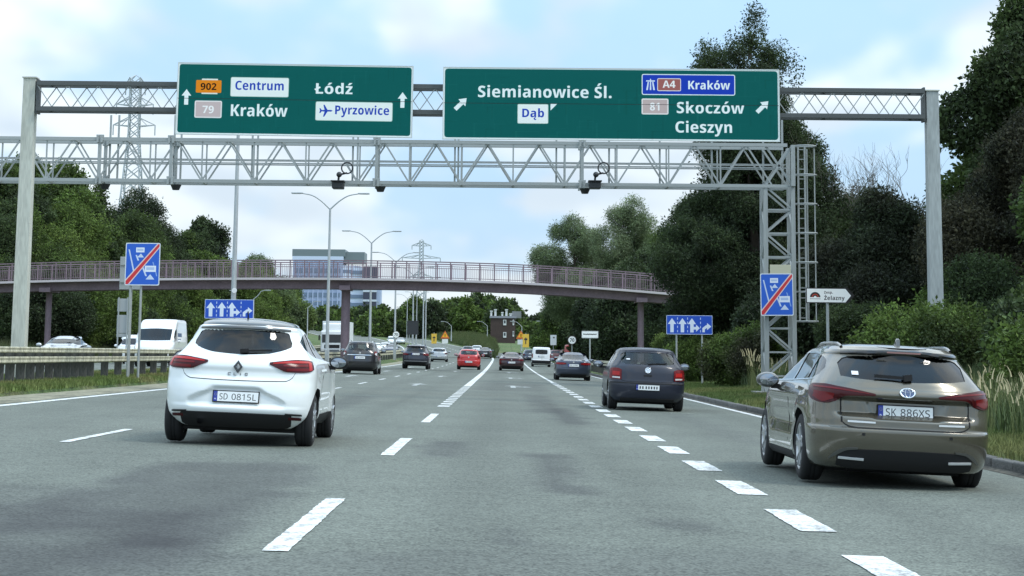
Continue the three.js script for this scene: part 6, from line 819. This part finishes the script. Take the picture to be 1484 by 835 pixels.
{ const c = std_car('sedan', { name: 'sedan', label: 'dark slate blue sedan ahead of the dark blue hatchback in the exit lane', paint: P_slate, glass: paneMid, plate: 0.74, patches: [lights([[0.36, 0.86], [0.6, 0.88], [0.98, 0.87]], [[0.36, 0.79], [0.6, 0.765], [0.98, 0.79]], lensRed), { name: 'light_guide', mirror: true, mat: lensBright, top: [[0.45, 0.84], [0.9, 0.85]], bot: [[0.45, 0.815], [0.9, 0.82]], off: 0.018 }, seamLine(0.64, 0.62), lowTrim(0.2, 0.32, 0.66)], after: disc(0.90, 0.04) }); park(c, 3.46, 101.5); }
{ const c = std_car('sedan', { name: 'sedan', label: 'dark maroon coupe with a broad tail light band in the centre lane', h: 0.96, paint: P_maroon, glass: paneMid, plate: 0.60, patches: [{ name: 'light_band', mat: lensDark, top: [[-0.96, 0.84], [0, 0.83], [0.96, 0.84]], bot: [[-0.96, 0.73], [0, 0.755], [0.96, 0.73]], off: 0.012, na: 30 }, lights([[0.5, 0.83], [0.95, 0.835]], [[0.5, 0.76], [0.95, 0.745]], lensRed), seamLine(0.5, 0.6), lowTrim(0.19, 0.36, 0.7)], after: disc(0.79, 0.05) }); park(c, 0.55, 146); }
{ const c = std_car('mpv', { name: 'compact_mpv', label: 'black tall hatchback with chrome tailgate strip in the leftmost lane', paint: P_black, glass: paneMid, rearGlass: paneClear, plate: 0.80, patches: [{ name: 'tail_light', mirror: true, mat: lensRed, top: [[0.72, 1.10], [0.92, 1.14]], bot: [[0.72, 0.98], [0.92, 0.84]], off: 0.014, na: 10 }, { name: 'light_guide', mirror: true, mat: lensClear, top: [[0.76, 1.02], [0.90, 1.03]], bot: [[0.76, 0.95], [0.90, 0.90]], off: 0.018, na: 8 }, { name: 'chrome_strip', map: 'rear', mat: chrome, top: [[-0.62, 0.945], [0.62, 0.945]], bot: [[-0.62, 0.915], [0.62, 0.915]], off: 0.012, na: 20 }, seamLine(0.62, 0.6), lowTrim(0.21, 0.34, 0.66)], after: (o, sh, rz) => { disc(1.03, 0.05)(o, sh, rz); for (const d of [1, -1]) mesh('roof_rail', limb([V(d * 0.56, 1.53, 0.2), V(d * 0.57, 1.61, 0.0), V(d * 0.57, 1.61, -1.0), V(d * 0.56, 1.55, -1.2)], 0.018, 0.018, 6), chrome, o); } }); park(c, -7.05, 99.5, 0.0); }
{ const c = std_car('suv', { name: 'sport_utility_car', label: 'dark navy sport utility car behind the silver car in the leftmost lane', paint: carPaint(0.02, 0.02, 0.035, 0.3, 0.35), glass: paneTint, plate: 1.0, patches: [lights([[0.50, 1.0], [0.75, 1.06], [0.98, 1.06]], [[0.50, 0.95], [0.75, 0.92], [0.98, 0.90]], lensRed), seamLine(0.7, 0.62), { name: 'skid_plate', mat: std(lin(0.3, 0.3, 0.31), 0.4, 0.5), top: [[-0.8, 0.56], [0.8, 0.56]], bot: [[-0.8, 0.50], [0.8, 0.50]], off: 0.014, na: 24 }, lowTrim(0.28, 0.49, 0.72)], after: (o, sh, rz) => { for (const d of [1, -1]) mesh('roof_rail', limb([V(d * 0.58, 1.57, 0.3), V(d * 0.59, 1.64, 0.1), V(d * 0.59, 1.64, -1.0), V(d * 0.58, 1.58, -1.2)], 0.02, 0.02, 6), alloyDark, o); } }); park(c, -6.0, 138); }
{ const c = std_car('hatch', { name: 'hatchback', label: 'silver hatchback just beyond the dark navy sport utility car', paint: P_silver, glass: paneMid, plate: 0.55, patches: [lights([[0.58, 0.92], [0.97, 0.92]], [[0.58, 0.80], [0.97, 0.82]], lensDark), seamLine(0.66, 0.6), lowTrim(0.21, 0.30, 0.62)], after: disc(0.9, 0.05) }); const s = 205; park(c, at(636, 524, s).x, s); }
{ const c = std_car('hatch', { name: 'hatchback', label: 'small red hatchback in the lane left of the solid line', w: 0.97, h: 1.03, paint: P_red, glass: paneClear, plate: 0.56, patches: [lights([[0.66, 1.02], [0.92, 1.06]], [[0.66, 0.80], [0.92, 0.82]], lensRed), seamLine(0.62, 0.58), { name: 'lower_bumper', mat: P_red, top: [[-0.7, 0.34], [0.7, 0.34]], bot: [[-0.7, 0.3], [0.7, 0.3]], off: 0.01, na: 18 }, lowTrim(0.21, 0.28, 0.62)], after: disc(0.88, 0.05) }); park(c, at(679, 531, 145).x, 145); }
{ const c = std_car('smallvan', { name: 'small_van', label: 'white small van with rear window on the slip road', category: 'van', paint: P_white, glass: paneMid, plate: 0.95, patches: [{ name: 'tail_light', mirror: true, mat: lensRed, top: [[0.80, 1.2], [0.95, 1.2]], bot: [[0.80, 0.82], [0.95, 0.82]], off: 0.014, na: 8 }, { name: 'rear_bumper', mat: blackTrim, top: [[-1.0, 0.60], [1.0, 0.60]], bot: [[-1.0, 0.30], [1.0, 0.30]], off: 0.012, na: 30 }, { name: 'door_gap', map: 'rear', mat: gap, ...seamV(0.05, 0.056, 0.64, 1.7, 0.012), off: 0.001, deep: 0.01, nb: 10 }, { name: 'handle', map: 'rear', mat: blackTrim, top: [[-0.3, 1.0], [0.2, 1.0]], bot: [[-0.3, 0.96], [0.2, 0.96]], off: 0.02 }] }); park(c, at(784, 527, 188).x, 188); }
// far traffic going away
{
  const tiny = (kind, label, px, s, paint, du = 0) => { const c = std_car(kind, { name: kind === 'smallvan' ? 'small_van' : 'car', label, category: kind === 'smallvan' ? 'van' : 'car', paint, glass: paneMid, hollow: false, plate: 0.6, patches: [lights([[0.62, 0.9], [0.95, 0.9]], [[0.62, 0.78], [0.95, 0.78]], lensRed), lowTrim(0.22, 0.32, 0.62)] }); const x = at(px, 515, s).x, u = x - curve(s); c.position.set(x, gy(u < -1.2 || x < -1.2 ? Math.min(u, -1.6) : x, s), -s); c.rotation.y = Math.atan2(curve(s - 5) - curve(s + 5), 10) * (x < -1.2 ? 1 : 0); return c; };
  tiny('hatch', 'small white car far ahead beyond the red hatchback', 691, 300, P_white); tiny('sedan', 'small black car far ahead beside the bend of the solid line', 703, 262, P_black); tiny('hatch', 'dark grey car far ahead half hidden by the red hatchback', 678, 275, P_grey);
  tiny('hatch', 'grey blue car half hidden left of the white van', 768, 235, P_slate); tiny('hatch', 'small dark red car right of the white van', 806, 228, carPaint(0.16, 0.02, 0.02)); 
  const r = tiny('smallvan', 'small red and white box vehicle on the far slip road', 828, 250, carPaint(0.4, 0.05, 0.04));
}
// ---- oncoming traffic
{
  const headLamp = new THREE.MeshPhysicalMaterial({ color: lin(0.85, 0.82, 0.70), roughness: 0.15, clearcoat: 1, emissive: lin(1, 0.9, 0.65), emissiveIntensity: 0.35 });
  const face = (kind, o) => { const c = std_car(kind, { ...o, glass: o.glass || paneMid, plate: 0, patches: [...(o.patches || [])] }); c.rotation.y = Math.PI; return c; };
  const place = (c, px, s, dz = 0) => { const x = at(px, 500, s).x, u = x - curve(s); c.position.set(x, gy(u, s) + 0.004, -s - dz); c.rotation.set(0, Math.PI + Math.atan2(curve(s - 5) - curve(s + 5), 10), 0); };
  const v = face('bigvan', { name: 'panel_van', label: 'white high roofed panel van coming towards us behind the guard rail', category: 'van', paint: P_white, noRear: true, patches: [{ name: 'headlight', map: 'front', mirror: true, mat: headLamp, top: [[0.66, 1.12], [0.86, 1.16]], bot: [[0.66, 0.9], [0.86, 0.93]], off: 0.02, na: 8 }, { name: 'grille', map: 'front', mat: blackTrim, top: [[-0.6, 0.82], [0.6, 0.82]], bot: [[-0.6, 0.55], [0.6, 0.55]], off: 0.012, na: 12 }, { name: 'side_lettering', map: 'left', mat: std(lin(0.08, 0.12, 0.2), 0.6), top: [[-2.3, 1.75], [-1.0, 1.75]], bot: [[-2.3, 1.55], [-1.0, 1.55]], off: 0.003, deep: 0.004 }, { name: 'side_lettering', map: 'left', mat: std(lin(0.08, 0.12, 0.2), 0.6), top: [[-2.3, 1.45], [-1.4, 1.45]], bot: [[-2.3, 1.36], [-1.4, 1.36]], off: 0.003, deep: 0.004 }] }); place(v, 219, 104, 4.5);
  const s1 = face('sedan', { name: 'car', label: 'silver car coming towards us beside the left gantry post', paint: P_silver, glass: paneMid, h: 1.03, patches: [{ name: 'headlight', map: 'front', mirror: true, mat: lensClear, top: [[0.5, 0.75], [0.8, 0.76]], bot: [[0.5, 0.64], [0.8, 0.66]], off: 0.01 }] }); place(s1, 76, 88, 3.6);
  const w1 = face('smallvan', { name: 'small_van', label: 'white small van coming towards us behind the panel van', category: 'van', paint: P_white, glass: paneMid }); place(w1, 184, 124, 3.5);
  [['white car coming towards us far off behind the black tall hatchback', 'hatch', 543, 285, P_white], ['second white car far off on the opposite carriageway', 'hatch', 557, 300, P_white], ['white van coming towards us around the distant bend', 'smallvan', 567, 400, P_white], ['pale car coming towards us around the distant bend', 'hatch', 579, 410, P_silver], ['dark car far off on the opposite carriageway', 'sedan', 566, 262, P_slate]].forEach(([label, kind, px, s, p]) => place(face(kind, { name: 'car', label, paint: p, hollow: false, category: kind === 'smallvan' ? 'van' : 'car' }), px, s, 3));
  // lorry
  const s = 212, x = at(481, 500, s).x, t = thing('lorry', 'white box lorry coming towards us behind the footbridge pier', 'lorry', V(x, gy(x, s), -s)), cabM = P_white;
  mesh('cab', crisp(rbox(2.4, 2.2, 2.0, 0.16, 0, 1.75, -1.0, 4)), cabM, t); mesh('windscreen', rbox(2.1, 0.85, 0.06, 0.02, 0, 2.02, 0.0), std(lin(0.02, 0.025, 0.03), 0.05), t); mesh('bumper', rbox(2.42, 0.55, 0.3, 0.06, 0, 0.6, 0.02), std(lin(0.10, 0.11, 0.12), 0.5), t); mesh('grille', box(1.6, 0.35, 0.03, 0, 1.2, 0.01), blackTrim, t); mesh('wind_deflector', crisp(rbox(2.2, 0.9, 1.2, 0.2, 0, 3.2, -1.2, 3)), cabM, t); for (const d of [1, -1]) { mesh('headlight', rbox(0.36, 0.2, 0.05, 0.02, d * 0.95, 0.82, 0.17), lensClear, t); mesh('door_mirror', rbox(0.16, 0.55, 0.12, 0.03, d * 1.36, 2.1, -0.1), blackTrim, t); }
  mesh('trailer', rbox(2.5, 2.75, 10.5, 0.04, 0, 2.5, -7.6), std(lin(0.66, 0.69, 0.69), 0.5), t); mesh('licence_plate', box(0.5, 0.11, 0.01, 0, 0.55, 0.18), std(lin(0.8, 0.8, 0.8), 0.5), t); for (const z of [-1.0, -9.5, -10.8]) for (const d of [1, -1]) wheel(t, d * 1.05, z, 0.48, 0.3, alloy);
}
renderer.render(scene, camera);
